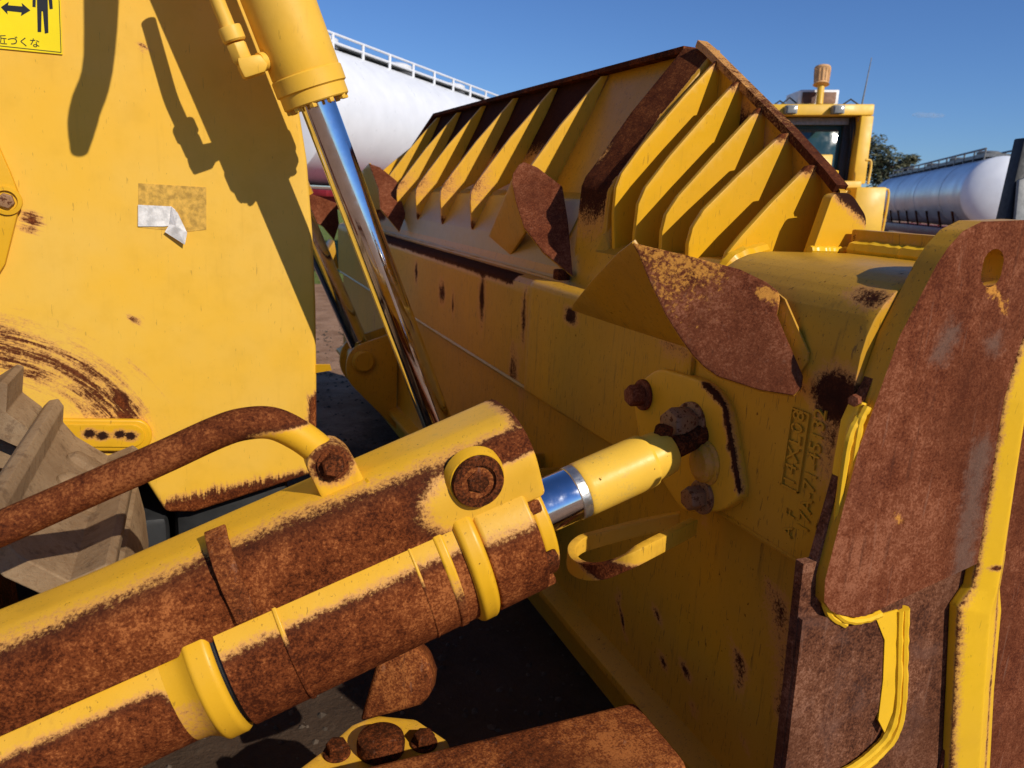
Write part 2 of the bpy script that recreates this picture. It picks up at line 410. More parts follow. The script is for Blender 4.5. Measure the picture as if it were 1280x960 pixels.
# cutting edge below
obj('cutting_edge', xz([(1.30, .12), (1.42, .20), (1.46, .19), (1.40, .02), (1.36, .02)], YN, YF-YN), M_DARKR, BL, bevel=.004)
def cast(lines, size, name, origin, right, upv, normal, ext, mat, parent, spacing=1.0):
    """raised letters: a text curve turned into a solid mesh"""
    out = []
    cu = bpy.data.curves.new(name, 'FONT'); cu.body = lines; cu.size = size; cu.extrude = ext; cu.space_character = spacing; cu.align_x = 'LEFT'; cu.resolution_u = 3
    tmp = bpy.data.objects.new(name+'_tmp', cu); COL.objects.link(tmp)
    dg = bpy.context.evaluated_depsgraph_get(); me = bpy.data.meshes.new_from_object(tmp.evaluated_get(dg))
    V = [np.array(origin)+np.array(right)*v.co.x+np.array(upv)*v.co.y+np.array(normal)*v.co.z for v in me.vertices]
    Fc = [tuple(p.vertices) for p in me.polygons]
    bpy.data.objects.remove(tmp); bpy.data.curves.remove(cu); bpy.data.meshes.remove(me)
    return obj(name, (V, Fc), mat, parent, angle=20, rust=.0)
tn = V3(-1, 0, 0)
p1 = onX(995, 668, .985); p1b = onX(1000, 520, .985); p2 = onX(1016, 668, .985)
tup = V3(0, 1, 0)           # letters lie on their side: reading upward, tops towards the far end
cast('A F', .034, 'cast_number', onX(990, 674, .984), V3(0, 0, 1), V3(0, 1, 0), tn,   .003, M_YELB, EB, 1.15)
cast('14XL08', .040, 'cast_number', onX(993, 610, .984), V3(0, 0, 1), V3(0, 1, 0), tn,   .003, M_YELB, EB, 1.15)
cast('17A-71-45132', .040, 'cast_number', onX(1010, 670, .984), V3(0, 0, 1), V3(0, 1, 0), tn,   .003, M_YELB, EB, 1.0)
cast('S', .03, 'cast_number', onX(1030, 668, .984), V3(0, 0, 1), V3(0, 1, 0), tn, .003, M_YELB, EB, 1.0)
a0 = onX(997, 613, .984); a1 = onX(1002, 515, .984); yb = a0[1]-.004; z0, z1 = a0[2]-.004, a1[2]
fr = []
for (ya, za, yc, zc) in ((yb, z0, yb+.045, z0+.003), (yb, z1, yb+.045, z1+.003), (yb, z0, yb+.003, z1), (yb+.042, z0, yb+.045, z1)):
    fr.append(box((.9805, ya, za), (.9855, yc, zc)))
obj('cast_frame', join(*fr), M_YELB, EB)

# ---- spill guard: leaning plate with its rim, and the row of gusset ribs
def guardline(z): return 1.25+(z-1.615)*(.22/.445)
SGV = []
def sgpoly(x_off):
    return [(guardline(z)+x_off, y, z) for y, z in ((2.08, 1.60), (2.08, 2.065), (4.92, 2.065), (5.62, 1.72), (5.62, 1.60))]
sg = prism(sgpoly(.0), (.018, 0, -.006))
rsg = lambda P: np.clip(np.minimum((P[:, 1]-2.68)*14, .62+(P[:, 2]-1.80)*3.5), .15, .95)
SG = obj('spill_guard', sg, M_YELB, DZ, cut=.06, rust=rsg, dark=.9)
# rim bars
def bar(path, w):     # path of (xmin, xmax, y, z), plate thickness w hanging below/inside
    rings = []
    n = len(path)
    for i, (x0, x1, y, z) in enumerate(path):
        a = path[max(0, i-1)]; b = path[min(n-1, i+1)]
        t = np.array([b[2]-a[2], b[3]-a[3]]); t /= np.linalg.norm(t); nn = np.array([t[1], -t[0]])*w
        if nn[1] > 0 and abs(t[0]) > .3: nn = -nn
        if abs(t[0]) <= .3: nn = np.array([w, 0])
        rings.append([(x0, y, z), (x1, y, z), (x1, y+nn[0], z+nn[1]), (x0, y+nn[0], z+nn[1])])
    return sweep(rings)
rim_r = anyof(capsule((1.44, 2.2, 2.08), (1.42, 1.5, 1.69), .045, .5), blob((1.40, 1.40, 1.63), (.14, .06, .05), 1.6), blob((1.44, 1.39, 1.60), (.04, .05, .04), 1.4), base=.18)
rl_ = []
for (px, py), x in zip(((872, 50), (884, 60), (923, 99), (982, 158), (1030, 211), (1046, 231)), (1.43, 1.43, 1.425, 1.40, 1.375, 1.365)):
    p = onX(px, py, x); rl_.append((x, x+.035, p[1], p[2]))
wv = []; wf = []
for k, (x0, x1, y, z) in enumerate([(1.43, 1.465, 2.07, 2.07)]+rl_[1:]+[(1.365, 1.40, 1.375, 1.60)]):
    wv += [V3(x0+.012, y, z-.012), V3(x0+.030, y, z-.012), V3(1.468, y, 1.46), V3(1.450, y, 1.46)]
    if k: wf += [tuple(4*(k-1)+a for a in f) for f in ((0, 1, 5, 4), (1, 2, 6, 5), (2, 3, 7, 6), (3, 0, 4, 7))]
wf += [(0, 1, 2, 3), tuple(len(wv)-4+a for a in range(4))]
obj('wing_guard_plate', (wv, wf), M_YELB, SG, cut=.05, rust=anyof(blob((1.45, 1.85, 1.75), (.1, .12, .12), 1.2), base=.2), dark=.6)
obj('rim_bar', bar(rl_, .02), M_YELB, SG, cut=.03, rust=lambda P: np.clip(.45+(2.05-P[:, 1])*.5, 0, .8), dark=.35)
pend = roundpoly([(1.303, 1.505), (1.340, 1.640), (1.392, 1.648), (1.455, 1.592), (1.452, 1.505)], [.003, .012, .03, .02, .003], 5)
obj('rim_end', xz(pend, 1.372, .028), M_YELC, SG, bevel=.006, cut=.012, rust=anyof(capsule((1.35, 1.37, 1.672), (1.46, 1.37, 1.612), .034, 1.4), base=.05), dark=anyof(capsule((1.35, 1.37, 1.66), (1.46, 1.37, 1.60), .03)))
weldbead([(x, 1.366, 1.514) for x in np.linspace(1.29, 1.46, 9)], .010, SG, M_WELD)
obj('rim_bar', bar([(1.43, 1.50, 2.17, 2.080), (1.43, 1.50, 3.4, 2.082), (1.43, 1.50, 4.93, 2.082), (1.36, 1.43, 5.62, 1.74), (1.30, 1.37, 5.66, 1.60)], .02), M_DARKR, SG, bevel=.003)
# lip of the moldboard behind the end box, with a lumpy weld in front of it
obj('moldboard_lip', box((1.40, .90, 1.0), (1.43, 1.36, 1.565)), M_YELB, SG, bevel=.004, cut=.04, rust=.3, dark=.5)
weldbead([(1.392, y, 1.520) for y in np.linspace(.93, 1.34, 22)], .02, SG, M_WELD, 2)

def ribpoly(tip, cor, low, inn):
    # tip (top), corner (outer lower), low point, inner contact with the plate
    tx, tz = tip; cx, cz = cor; lx, lz = low
    mx, mz = cx+(tx-cx)*.5, cz+(tz-cz)*.5
    o = [(tx+.02, tz), (tx, tz-.004), (mx-.006, mz+.006), (cx+.034, cz+.046), (cx+.012, cz+.018), (cx, cz-.012), (cx-.002, cz-.05), (lx, lz), (lx+.016, lz-.012)]
    return o+inn
rr_ = lambda P: .16+0*P[:, 0]
mainY = [2.70, 3.14, 3.58, 4.03, 4.45, 4.86, 5.25]
for i, y in enumerate(mainY):
    dz = 0 if y < 4.9 else -(y-4.9)*.45
    inn = [(1.135, 1.50), (1.185, 1.61), (1.28, 1.66), (1.37, 1.84), (1.462, 2.058+dz)]
    if dz: inn[-1] = (1.41, 2.02+dz); inn[-2] = (1.33, 1.80+dz*.5)
    pp = ribpoly((1.438 if not dz else 1.39, 2.056+dz), (1.088, 1.616), (1.098, 1.452), inn)
    if i == 0:
        pp = ribpoly((1.438, 2.056), (1.13, 1.66), (1.12, 1.46), inn)
    e = anyof(blob((1.10, y, 1.64), (.025, .1, .03), .15), blob((1.10, y, 1.47), (.02, .1, .02), .6), base=.04+.04*(i % 2))
    obj('rib', xz(pp, y, .018), M_YEL, SG, bevel=.002, cut=.03, rust=e)
rightO = [[(570, 163), (455, 288), (300, 470), (225, 572), (205, 625), (196, 720), (198, 850)], [(640, 240), (520, 372), (400, 510), (312, 625), (286, 685), (272, 800), (270, 900)],
          [(725, 335), (560, 512), (432, 655), (388, 722), (372, 785), (366, 900)], [(812, 428), (650, 580), (525, 705), (484, 770), (468, 830), (464, 930)], [(905, 545), (770, 680), (665, 795), (612, 860), (585, 935)]]
rightY = [1.985, 1.863, 1.738, 1.605, 1.477]
for i, y in enumerate(rightY):
    o = [onY(700+a/2.909, 20+b/2.909, y)[[0, 2]] for a, b in rightO[i]]
    tip = o[0]
    inn = [(o[-1][0]+.03, 1.44), (1.44, 1.44), (1.452, min(tip[1]-.1, 1.55)), (1.452, tip[1]-.005), (tip[0]+.015, tip[1]+.003)]
    pp = [tuple(p) for p in o]+inn
    e = anyof(blob((tip[0], y, tip[1]), (.03, .1, .02), .6), base=.04)
    obj('rib', xz(pp, y, .016), M_YELC, SG, bevel=.002, cut=.025, rust=e)
# thick boxed rib at the bend
tip = (1.425, 2.075); cor = (1.105, 1.652)
pb = ribpoly(tip, cor, (1.095, 1.40), [(1.3, 1.42), (1.44, 1.7), (1.47, 2.074)])
rbk = lambda P: np.where(P[:, 1] > 2.052, np.clip(.25+(P[:, 2]-1.46)*3.2, 0, 1)-.5*np.exp(-((P[:, 1]-2.155)/.02)**2-((P[:, 2]-1.74)/.06)**2), .12)
pb_far = [V3(x, 2.165, z) for x, z in pb]; pb_near = [V3(x+(.034 if k < 9 else 0), 2.035, z-(.022 if k < 9 else .035)) for k, (x, z) in enumerate(pb)]
obj('boxed_rib', sweep([pb_far, pb_near]), M_YELB, SG, bevel=.006, seg=2, cut=.02, rust=rbk, dark=.6)
# lumps of weld where the last ribs meet the end box
weldbead([onY(905, 338, 1.45), onY(918, 325, 1.45), onY(935, 318, 1.46), onY(955, 312, 1.47)], .02, SG, M_YELC, 5)

# ---- bent guard plates standing out of the back of the blade
def onplane(px, py, a, b, c):
    nn = np.cross(b-a, c-a); d = ray(px, py); return CAM+d*(((a-CAM)@nn)/(d@nn))
def paint_or_rust(o, mats, fn):
    """gives the faces whose centre satisfies fn the second material"""
    o.data.materials.append(mats)
    off = WL[o.name]
    for p in o.data.polygons:
        if fn(np.array(p.center)+off, np.array(p.normal)): p.material_index = 1
def hood(near, pn, far, pf, scuff=0.0, dk=0.0):
    """bent plate: a rusty near leaf and a painted far leaf meeting at the ridge"""
    P = [onplane(x, y, *pn) for x, y in near]; nn = np.cross(pn[1]-pn[0], pn[2]-pn[0]); nn /= np.linalg.norm(nn)
    if nn@(CAM-pn[0]) < 0: nn = -nn
    o = obj('hose_guard', prism(P, -nn*.012), M_RUSTR, DZ, bevel=.0025, cut=.015, rust=scuff, dark=dk)
    paint_or_rust(o, M_YELB, lambda c, n: n@nn < .2)
    Q = [onplane(x, y, *pf) for x, y in far]; n2 = np.cross(pf[1]-pf[0], pf[2]-pf[0]); n2 /= np.linalg.norm(n2)
    if n2@(CAM-pf[0]) < 0: n2 = -n2
    obj('side_leaf', prism(Q, -n2*.012), M_YELB, o, bevel=.0025, cut=.04, rust=.12)
    return o
A = onX(792, 306, .80); B = onX(866, 445, .83); D = onX(974, 373, .972); E_ = onX(714, 386, .972); G = onX(846, 430, .972)
gm = anyof(capsule(A, A+(D-A)*.55, .022, .35), blob(A+(B-A)*.18+(D-A)*.2, .045, .25), capsule(D-(D-A)*.10, D, .014, .8))
hood([(790, 303), (800, 305), (860, 319), (925, 336), (958, 352), (973, 364), (975, 373), (971, 393), (984, 424), (1004, 470), (1002, 484), (992, 494), (949, 487), (897, 470), (880, 458), (866, 444), (851, 423), (832, 393), (811, 349), (797, 314)], (A, B, D),
     [(789, 303), (770, 318), (740, 350), (716, 380), (714, 387), (720, 392), (780, 410), (846, 431), (868, 438), (850, 410), (820, 350)], (A, E_, G), gm, 0.0)
A2 = onX(641, 216, 1.0); 
hood([(641, 217), (648, 206), (655, 202), (672, 209), (703, 233), (710, 277), (716, 345), (679, 315), (655, 284), (645, 253), (640, 228)], (A2, onX(655, 284, .98), onX(703, 233, 1.13)),
     [(640, 222), (622, 268), (611, 294), (614, 308), (633, 326), (656, 291), (646, 254)], (A2, onX(610, 295, 1.10), onX(633, 326, 1.10)), 0.0, .3)
A3 = onX(461, 204, 1.0)
hood([(461, 204), (475, 209), (496, 226), (502, 250), (507, 268), (499, 289), (484, 271), (475, 260), (473, 236)], (A3, onX(475, 260, .98), onX(496, 226, 1.13)),
     [(461, 204), (450, 216), (440, 240), (455, 262), (476, 262), (473, 236)], (A3, onX(440, 240, 1.10), onX(455, 262, 1.10)), 0.0, .3)
A4 = onX(384, 243, .98)
hood([(384, 241), (400, 246), (421, 254), (424, 280), (418, 300), (404, 283), (390, 276), (384, 262)], (onY(384, 243, 5.60), onY(390, 276, 5.58), onY(421, 254, 5.66)),
     [(384, 241), (370, 250), (372, 280), (392, 280), (385, 262)], (A4, onX(370, 250, 1.08), onX(372, 280, 1.08)), 0.2, .0)
# pad behind it
pad = [onX(*p, .984) for p in ((968, 362), (983, 374), (1012, 440), (1011, 452), (985, 490), (950, 470), (940, 380))]
obj('guard_pad', prism(pad, (-.004, 0, 0)), M_YELB, BL, rust=.3, dark=.8, cut=.03)
# ---- trunnion bracket with its bolts, and the ball joint
bk = [onX(*p, .962) for p in ((789, 486), (822, 459), (880, 476), (906, 503), (926, 622), (900, 640), (852, 640), (800, 560))]
bk2 = roundpoly([(p[1], p[2]) for p in bk], [.02, .035, .04, .05, .03, .03, .03, .04], 5)
rbk2 = anyof(capsule(onX(880, 478, .962), onX(905, 505, .962), .010, 1.0), capsule(onX(905, 505, .962), onX(925, 620, .962), .007, 1.0), base=.16)
TB = obj('trunnion_bracket', prism([(.962, y, z) for y, z in bk2], (.030, 0, 0)), M_YEL, DZ, bevel=.006, seg=3, cut=.02, rust=rbk2, dark=rbk2)
for px, py in ((795, 494), (868, 622)):
    c = onX(px, py, .94)
    c = V3(.962, c[1], c[2])
    obj('bolt', hexbolt(c, (-1, -.02, 0), .026, .034, (.037, .009)), M_RUSTR if py < 600 else M_BOLT, TB, bevel=.002)
c = onX(850, 530, .93); c = V3(.962, c[1]-.0, c[2])
obj('bolt', hexbolt(c, (-1, -.10, .05), .036, .055, (.046, .012)), M_BOLT, TB, bevel=.002)
# the dark socket of the ball
BJ = onX(866, 580, .93)
obj('ball_socket', lathe(V3(.965, BJ[1], BJ[2]), V3(.8, BJ[1], BJ[2]), [(0, .048), (.006, .048), (.010, .042), (.016, .040), (.024, .028)], 40), M_YELB, TB, rust=.35, dark=.9)
# bent flat bar loop below the rod end
lp = [(.955, 1.22, .985), (.90, 1.245, .955), (.80, 1.30, .915), (.76, 1.335, .892), (.742, 1.345, .875), (.73, 1.335, .862), (.738, 1.315, .853), (.765, 1.29, .855), (.82, 1.25, .885), (.955, 1.15, .945)]
lp = [onX(850, 640, .955), onX(800, 650, .88), onX(748, 664, .79), onX(726, 671, .745), onX(715, 683, .715), onX(719, 697, .70), onX(738, 704, .70), onX(768, 699, .725), onX(806, 679, .775), onX(868, 648, .945)]
lpp = smooth_path(lp, 5); rings = []
for i, p in enumerate(lpp):
    d = lpp[min(i+1, len(lpp)-1)]-lpp[max(i-1, 0)]; d = d/np.linalg.norm(d); sx = np.cross(d, V3(0, 0, 1)); sx /= np.linalg.norm(sx)
    rings.append([p-sx*.009, p+sx*.009, p+sx*.009-V3(0, 0, .036), p-sx*.009-V3(0, 0, .036)])
obj('hose_loop', sweep(rings), M_YEL, BL, bevel=.002, cut=.012, rust=anyof(blob(onX(768, 718, .72), (.10, .12, .026), 1.8), base=.1))

# ---- end plates at the near end of the blade
plA = [(1.50, 1.604), (1.251, 1.604), (1.150, 1.598), (1.112, 1.582), (1.086, 1.556), (1.069, 1.53), (1.016, 1.417), (.970, 1.234), (.957, 1.124), (.944, 1.005),
       (.950, .965), (.968, .945), (.985, .935), (1.035, .920), (1.080, .926), (1.157, .945), (1.33, .985), (1.50, 1.02)]
hole = onY(1239, 335, .86)
def plate_with_hole(outl, y, t, hc, hr, n=28):
    # outline + slotted hole, filled with a bridge by bmesh triangle fill
    bm = bmesh.new()
    def loop(pts): 
        vs = [bm.verts.new((x, y, z)) for x, z in pts]; return [bm.edges.new((vs[i], vs[(i+1) % len(vs)])) for i in range(len(vs))]
    e = loop(outl)
    hp = []
    for k in range(n):
        a = 2*math.pi*k/n; hp.append((hc[0]+hr*math.cos(a), hc[2]+hr*math.sin(a)+(.007 if math.sin(a) > 0 else -.007)))
    e += loop(hp)
    bmesh.ops.triangle_fill(bm, edges=e, use_beauty=True, use_dissolve=False)
    g = bmesh.ops.extrude_face_region(bm, geom=bm.faces[:])
    bmesh.ops.translate(bm, verts=[v for v in g['geom'] if isinstance(v, bmesh.types.BMVert)], vec=(0, t, 0))
    bm.verts.index_update(); V = [np.array(v.co) for v in bm.verts]; Fc = [tuple(v.index for v in f.verts) for f in bm.faces]; bm.free(); return V, Fc
gA = anyof(blob(onY(1180, 430, .86), (.03, .1, .05), .9), capsule(onY(1165, 450, .86), onY(1195, 410, .86), .014, 1.2), capsule(onY(1225, 560, .86), onY(1200, 720, .86), .035, 1.2), blob(onY(1240, 430, .86), (.03, .1, .03), .9), base=.1)
yA = anyof(capsule(onY(1236, 360, .86), onY(1258, 385, .86), .010, .8), blob(onY(1122, 650, .86), (.008, .05, .008), .9))
EP = obj('end_plate', plate_with_hole(plA, .858, .040, hole, .024), M_RUSTR, DZ, cut=.03, rust=yA, dark=gA, angle=35)
paint_or_rust(EP, M_YELB, lambda c, n: n[1] > -.5)
pl2 = [(.912, 1.03), (.940, 1.03), (.98, 1.30), (1.06, 1.50), (1.5, 1.5), (1.5, .12), (.94, .12), (.935, .60), (.925, .80)]
obj('wear_plate', xz(pl2, .878, .018), M_RUSTG, EP, cut=.04, dark=anyof(blob(onY(1070, 820, .88), (.06, .1, .06), 1.0), base=.25), rust=0.0)
M3 = [(1.02, .905), (1.150, .938), (1.155, .90), (1.150, .72), (1.125, .655), (1.07, .60), (1.0, .57), (.9395, .57), (.936, .60), (.927, .79), (.9195, .93), (.985, .925)]
obj('wear_plate', xz(M3, .868, .011), M_RUSTG, EP, cut=.03, dark=.35, rust=0.0)
yy = .872
def beadline(px, y, r, rep=1): weldbead([onY(a, b, y) for a, b in px], r, EP, M_WELD, 6)
strip = [(1078, 504), (1066, 530), (1057, 580), (1047, 650), (1036, 720), (1030, 748), (1037, 768), (1056, 780)]
strip_in = [(1098, 504), (1088, 530), (1080, 580), (1070, 650), (1058, 720), (1053, 745), (1058, 760), (1072, 768)]
obj('yellow_edge', prism([onY(x, y, .871) for x, y in strip+strip_in[::-1]], (0, .026, 0)), M_WELD, EP, rust=.12, bevel=.002)
beadline([(1084, 508), (1074, 530), (1066, 580), (1056, 650), (1045, 720), (1039, 745), (1045, 765), (1060, 775), (1082, 774), (1100, 767)], .866, .007)
beadline([(1074, 520), (1062, 545), (1054, 590), (1045, 660), (1035, 728), (1031, 750), (1038, 769), (1056, 780)], .870, .007)
obj('bolt', hexbolt(onX(1070, 500, .970), (-1, -.5, .1), .010, .016), M_RUSTR, EP)
beadline([(1124, 762), (1123, 800), (1122, 850), (1119, 890), (1108, 920), (1090, 940), (1070, 956), (1050, 968)], .868, .008)
beadline([(1131, 760), (1130, 800), (1129, 850), (1126, 892), (1115, 924), (1096, 946), (1074, 963), (1052, 976)], .868, .008)
obj('yellow_edge', prism([onY(*p, .866) for p in ((1094, 770), (1122, 762), (1121, 850), (1116, 890), (1106, 916), (1098, 900), (1104, 850), (1106, 800))], (0, .004, 0)), M_WELD, EP, rust=.12)
# angled yellow rib dividing the end plates
rp = [((1296, 375), (1330, 375)), ((1272, 440), (1306, 440)), ((1255, 500), (1283, 500)), ((1245, 560), (1275, 560)), ((1232, 640), (1264, 640)), ((1222, 700), (1256, 700)), ((1215, 735), (1250, 735)), ((1198, 760), (1252, 762)), ((1193, 860), (1243, 860)), ((1186, 990), (1236, 990))]
rings = []
for (a, b) in rp:
    l = onY(*a, .8575); r = onY(*b, .870); m = l+(r-l)*.48+V3(0, -.022, 0)
    rings.append([l, m, r, r+V3(0, .02, 0), l+V3(0, .02, 0)])
obj('edge_rib', sweep(rings), M_WELD, EP, bevel=.003, cut=.008, rust=anyof(blob(onY(1236, 705, .86), (.015, .05, .006), 1.2), lambda P: .62-np.abs(P[:, 1]-.8575)*70, base=.1))
obj('outer_plate', xz([(1.36, 1.6), (1.55, 1.6), (1.75, 1.3), (1.75, .12), (1.36, .12)], .8705, .0065), M_RUSTR, EP, cut=.05, dark=anyof(capsule(onY(1250, 722, .87), onY(1290, 712, .87), .02, 1.2), base=.2), rust=0.0)
# ---------------------------------------------------------------- tilt cylinder and the beam over it
CA = onY(250, 826, 1.25); CB = onY(838, 562, 1.25)
ax, sd, upv = frame(CB-CA)
if sd[1] < 0: sd = -sd
LEN = np.linalg.norm(CB-CA)
def T(px, py):   # distance along the axis of a pixel on the axis line
    p = onY(px, py, 1.25); return (p-CA)@ax
def loc(P): q = P-CA; return q@ax, q@sd, q@upv
t_col1 = T(285, 810); t_ring = T(365, 775); t_col2 = T(572, 682); t_gl = T(628, 656)
print('tilt', CA, CB, ax, LEN, t_col1, t_ring, t_col2, t_gl)
def cylrust(thr, k=6, r=.137, tmax=None):
    def f(P):
        t, s_, u_ = loc(P); v = .5+k*.5*(thr-u_/r)
        if tmax is not None: v = np.where(t > tmax, v-np.clip((t-tmax)/.04, 0, 1)*1.2, v)
        return v
    return f
TC = obj('tilt_cylinder', lathe(CA, CB, [(t, .136) for t in np.linspace(t_col1+.006, t_col2-.014, 30)], 72), M_YEL, DZ, rust=cylrust(.46), angle=40)
obj('rear_barrel', lathe(CA, CB, [(t, .118) for t in np.linspace(-.65, t_col1-.03, 30)], 72), M_YEL, TC, rust=cylrust(.42, 6, .118, t_col1-.10), angle=40)
# rings: (name, start, end, radius, material, rust)
def ring(t0, t1, r, mat, name='collar', b=.004, rustf=None, r2=None):
    r2 = r2 or r
    return obj(name, lathe(CA, CB, [(t0, r-b*2), (t0+b, r-b*.6), (t0+b*2, r)]+[(t, r+(r2-r)*(t-t0)/(t1-t0)) for t in np.linspace(t0+b*3, t1-b*3, 5)]+[(t1-b*2, r2), (t1-b, r2-b*.6), (t1, r2-b*2)], 72), mat, TC, rust=rustf, angle=40)
ring(t_col1-.046, t_col1-.003, .1395, M_YELC, rustf=anyof(base=.12))
obj('collar_cone', lathe(CA, CB, [(t_col1-.085, .1183), (t_col1-.066, .1205), (t_col1-.052, .128), (t_col1-.043, .1355)], 72), M_YELC, TC, rust=anyof(lambda P: np.where(loc(P)[2]/.13 < .1, .38, .12)), angle=50)
ring(t_col1-.0025, t_col1+.0085, .128, M_BLACK, 'groove_ring')
ring(t_col1+.10, t_col1+.108, .1385, M_YEL, 'weld_ring', .001, cylrust(.35, 4))
ring(t_col2-.10, t_col2-.094, .1375, M_YEL, 'weld_ring', .001, cylrust(.3, 4))
ring(t_col2-.055, t_col2-.036, .1385, M_YELC, 'weld_ring', .002, cylrust(.0, 2))
ring(t_col2-.016, t_col2+.022, .147, M_YELC, rustf=anyof(base=.12))
ring(t_col2+.022, t_gl+.03, .142, M_YEL, 'gland', .003, cylrust(.40, 5, .142))
ring(t_gl+.03, t_gl+.062, .122, M_YELC, 'gland_cap', .003, cylrust(-.35, 3, .12))
for k in range(8):
    a = k*math.pi/4+.2
    c = CA+ax*(t_gl+.028)+(sd*math.cos(a)+upv*math.sin(a))*.128
    obj('bolt', hexbolt(c, ax, .013, .022), M_RUST, TC)
ROD = obj('rod', lathe(CA, CB, [(t_gl+.05, .053), (T(722, 614), .053), (T(724, 613), .053)], 64), M_CHROME, TC)
t_r1 = T(716, 617)
def scuff(P): 
    t, s_, u_ = loc(P); return .5-.5*np.abs((t-t_r1-.045)/.03)-.2*np.abs(u_/.05)
M_ROD = paint('rod_yellow_paint', (.84, .50, .05), (.80, .48, .06), chips=.70, streak=.0, edge=(.45, .33, .12))
obj('rod_collar', lathe(CA, CB, [(t_r1-.004, .0535), (t_r1-.002, .0548), (t_r1+.014, .0548), (t_r1+.016, .054)], 64), plain('scuffed_steel', (.55, .53, .48), .35, .9, .2, 40, .3), TC)
rodr = lambda P: np.where(np.abs(loc(P)[0]-t_r1-.06) < .05, .24, .1)
obj('rod_end', lathe(CA, CB, [(t_r1+.0165, .0540), (t_r1+.02, .056)]+[(t, .056) for t in np.linspace(t_r1+.03, LEN-.065, 10)]+[(LEN-.06, .055), (LEN-.055, .05), (LEN-.035, .049), (LEN-.01, .046), (LEN-.002, .040)], 64), M_ROD, TC, rust=rodr, dark=.3, angle=35)
obj('rod_neck', lathe(CA, CB, [(LEN-.01, .024), (LEN+.06, .022), (LEN+.12, .03)], 32), M_DARKR, TC)
nutp = onX(822, 548, .88)
obj('grease_lug', hexbolt(CA+ax*(LEN-.015)+upv*.030, upv+ax*.5, .020, .030), M_DARKR, TC, bevel=.002)

# beam: rounded box section riding on the cylinder
def sect(t, sh=1.0):
    k_ = min(1, max(0, (t+.1)/.8))
    tz = .208+.022*k_; bz = .055+.015*k_
    q = [(-.100, .080), (-.106, tz-.07), (-.090, tz-.03), (-.040, tz), (bz, tz), (bz+.03, tz-.03), (bz+.03, .080)]
    q = roundpoly(q, [.004, .05, .04, .04, .03, .03, .004], 5)
    return [CA+ax*t+sd*a+upv*b for a, b in q]
t_be = T(668, 638)
cols = list(np.linspace(-.65, t_be-.012, 60))
rings = [sect(t) for t in cols]
def shrink(t, k):
    s0 = sect(t); c = sum(s0)/len(s0); return [c+(p-c)*k for p in s0]
rings += [shrink(t_be-.004, .985), shrink(t_be, .95)]
boss = onY(597, 601, 1.25-.107)
tb, sb, ub = loc(boss[None])
tb, ub = tb[0], ub[0]
def beamrust(P):
    t, s_, u_ = loc(P)
    q = (u_-.19)+(s_+.10)*.8
    f = .5+9*(.048+.006*np.sin(t*9)-q)
    f = np.maximum(f, .5+18*(t-(t_be-.014)))
    # sound paint round the boss and down to the right-hand corner
    d = np.sqrt(((t-tb-.05)/.155)**2+((u_-ub+.026)/.072)**2)
    f = np.minimum(f, .5+1.6*(d-1))
    f = np.maximum(f, .5+1.3*(1-np.sqrt(((t-(t_be-.045))/.125)**2+((q-.012)/.034)**2)))
    return np.maximum(np.clip(f, 0, 1), .17)
def beamdark(P):
    t, s_, u_ = loc(P); return np.clip((u_-.16)*6, 0, .45)
BM = obj('cylinder_beam', sweep(rings), M_YEL, DZ, rust=beamrust, dark=beamdark, cut=.022, angle=40)
obj('pivot_boss', lathe(boss+V3(0, .02, 0), boss+V3(0, -1, 0), [(0, .056), (.012, .053), (.020, .049)], 40), M_YELC, BM, rust=.12)
fb = boss+V3(0, -.001, 0)
obj('pivot_ring', lathe(fb, fb+V3(0, -1, 0), [(0, .047), (.008, .045), (.009, .031), (-.004, .030)], 40, caps=False), M_DARKR, BM)
obj('pivot_recess', lathe(fb+V3(0, -.001, 0), fb+V3(0, -1, 0), [(0, .0305), (.0015, .0305)], 32), M_RUST, BM)
obj('pivot_bolt', hexbolt(fb+V3(0, .004, 0), (0, -1, 0), .021, .010), M_DARKR, BM)
# strap welded over the beam with a bright spot of spatter
t_s = (onY(268, 684, 1.14)-CA)@ax
rings = []
for a, b in ((-.03, .232), (-.065, .222), (-.098, .195), (-.112, .16), (-.113, .10)):
    p = CA+ax*t_s+sd*a+upv*b
    nn = (sd*-.8+upv*.6); rings.append([p-ax*.017, p+ax*.017, p+ax*.017-nn*.010, p-ax*.017-nn*.010])
obj('strap', sweep(rings), M_RUST, BM, bevel=.002, rust=0.0, dark=0.0)
# pipe guard: bent rod with its flattened end and lug on the beam
pp = [onY(x, y, 1.24) for x, y in ((-160, 725), (-80, 694), (0, 661), (100, 617), (200, 573), (270, 541), (305, 530), (340, 529), (372, 543), (398, 562), (414, 578))]
pr = smooth_path(pp, 8)
pipr = lambda P: np.clip(.95-np.maximum(0, (P[:, 0]-onY(285, 550, 1.24)[0])*10)*np.clip(((pp[7][2]-.0)-P[:, 2])*60+.2, 0, 1), .12, 1)
PG = obj('guard_rod', tube(pr, .0265, 20), M_YEL, DZ, rust=pipr, dark=.25)
lc = onY(412, 575, 1.24)
lug = roundpoly([(-.036, -.045), (-.04, .02), (-.015, .042), (.02, .036), (.036, .01), (.042, -.052), (.0, -.075), (-.03, -.07)], .012, 3)
obj('lug', prism([lc+ax*a+upv*b+V3(0, -.03, 0) for a, b in lug], (0, .05, 0)), M_YEL, PG, bevel=.005, cut=.012, rust=anyof(blob(lc+V3(0, -.03, .005), (.038, .1, .036), 1.6), base=.1))
lf = lc+V3(0, -.031, .004)
obj('lug_bolt', hexbolt(lf, (0, -1, .1), .020, .016, (.026, .004)), M_DARKR, PG)
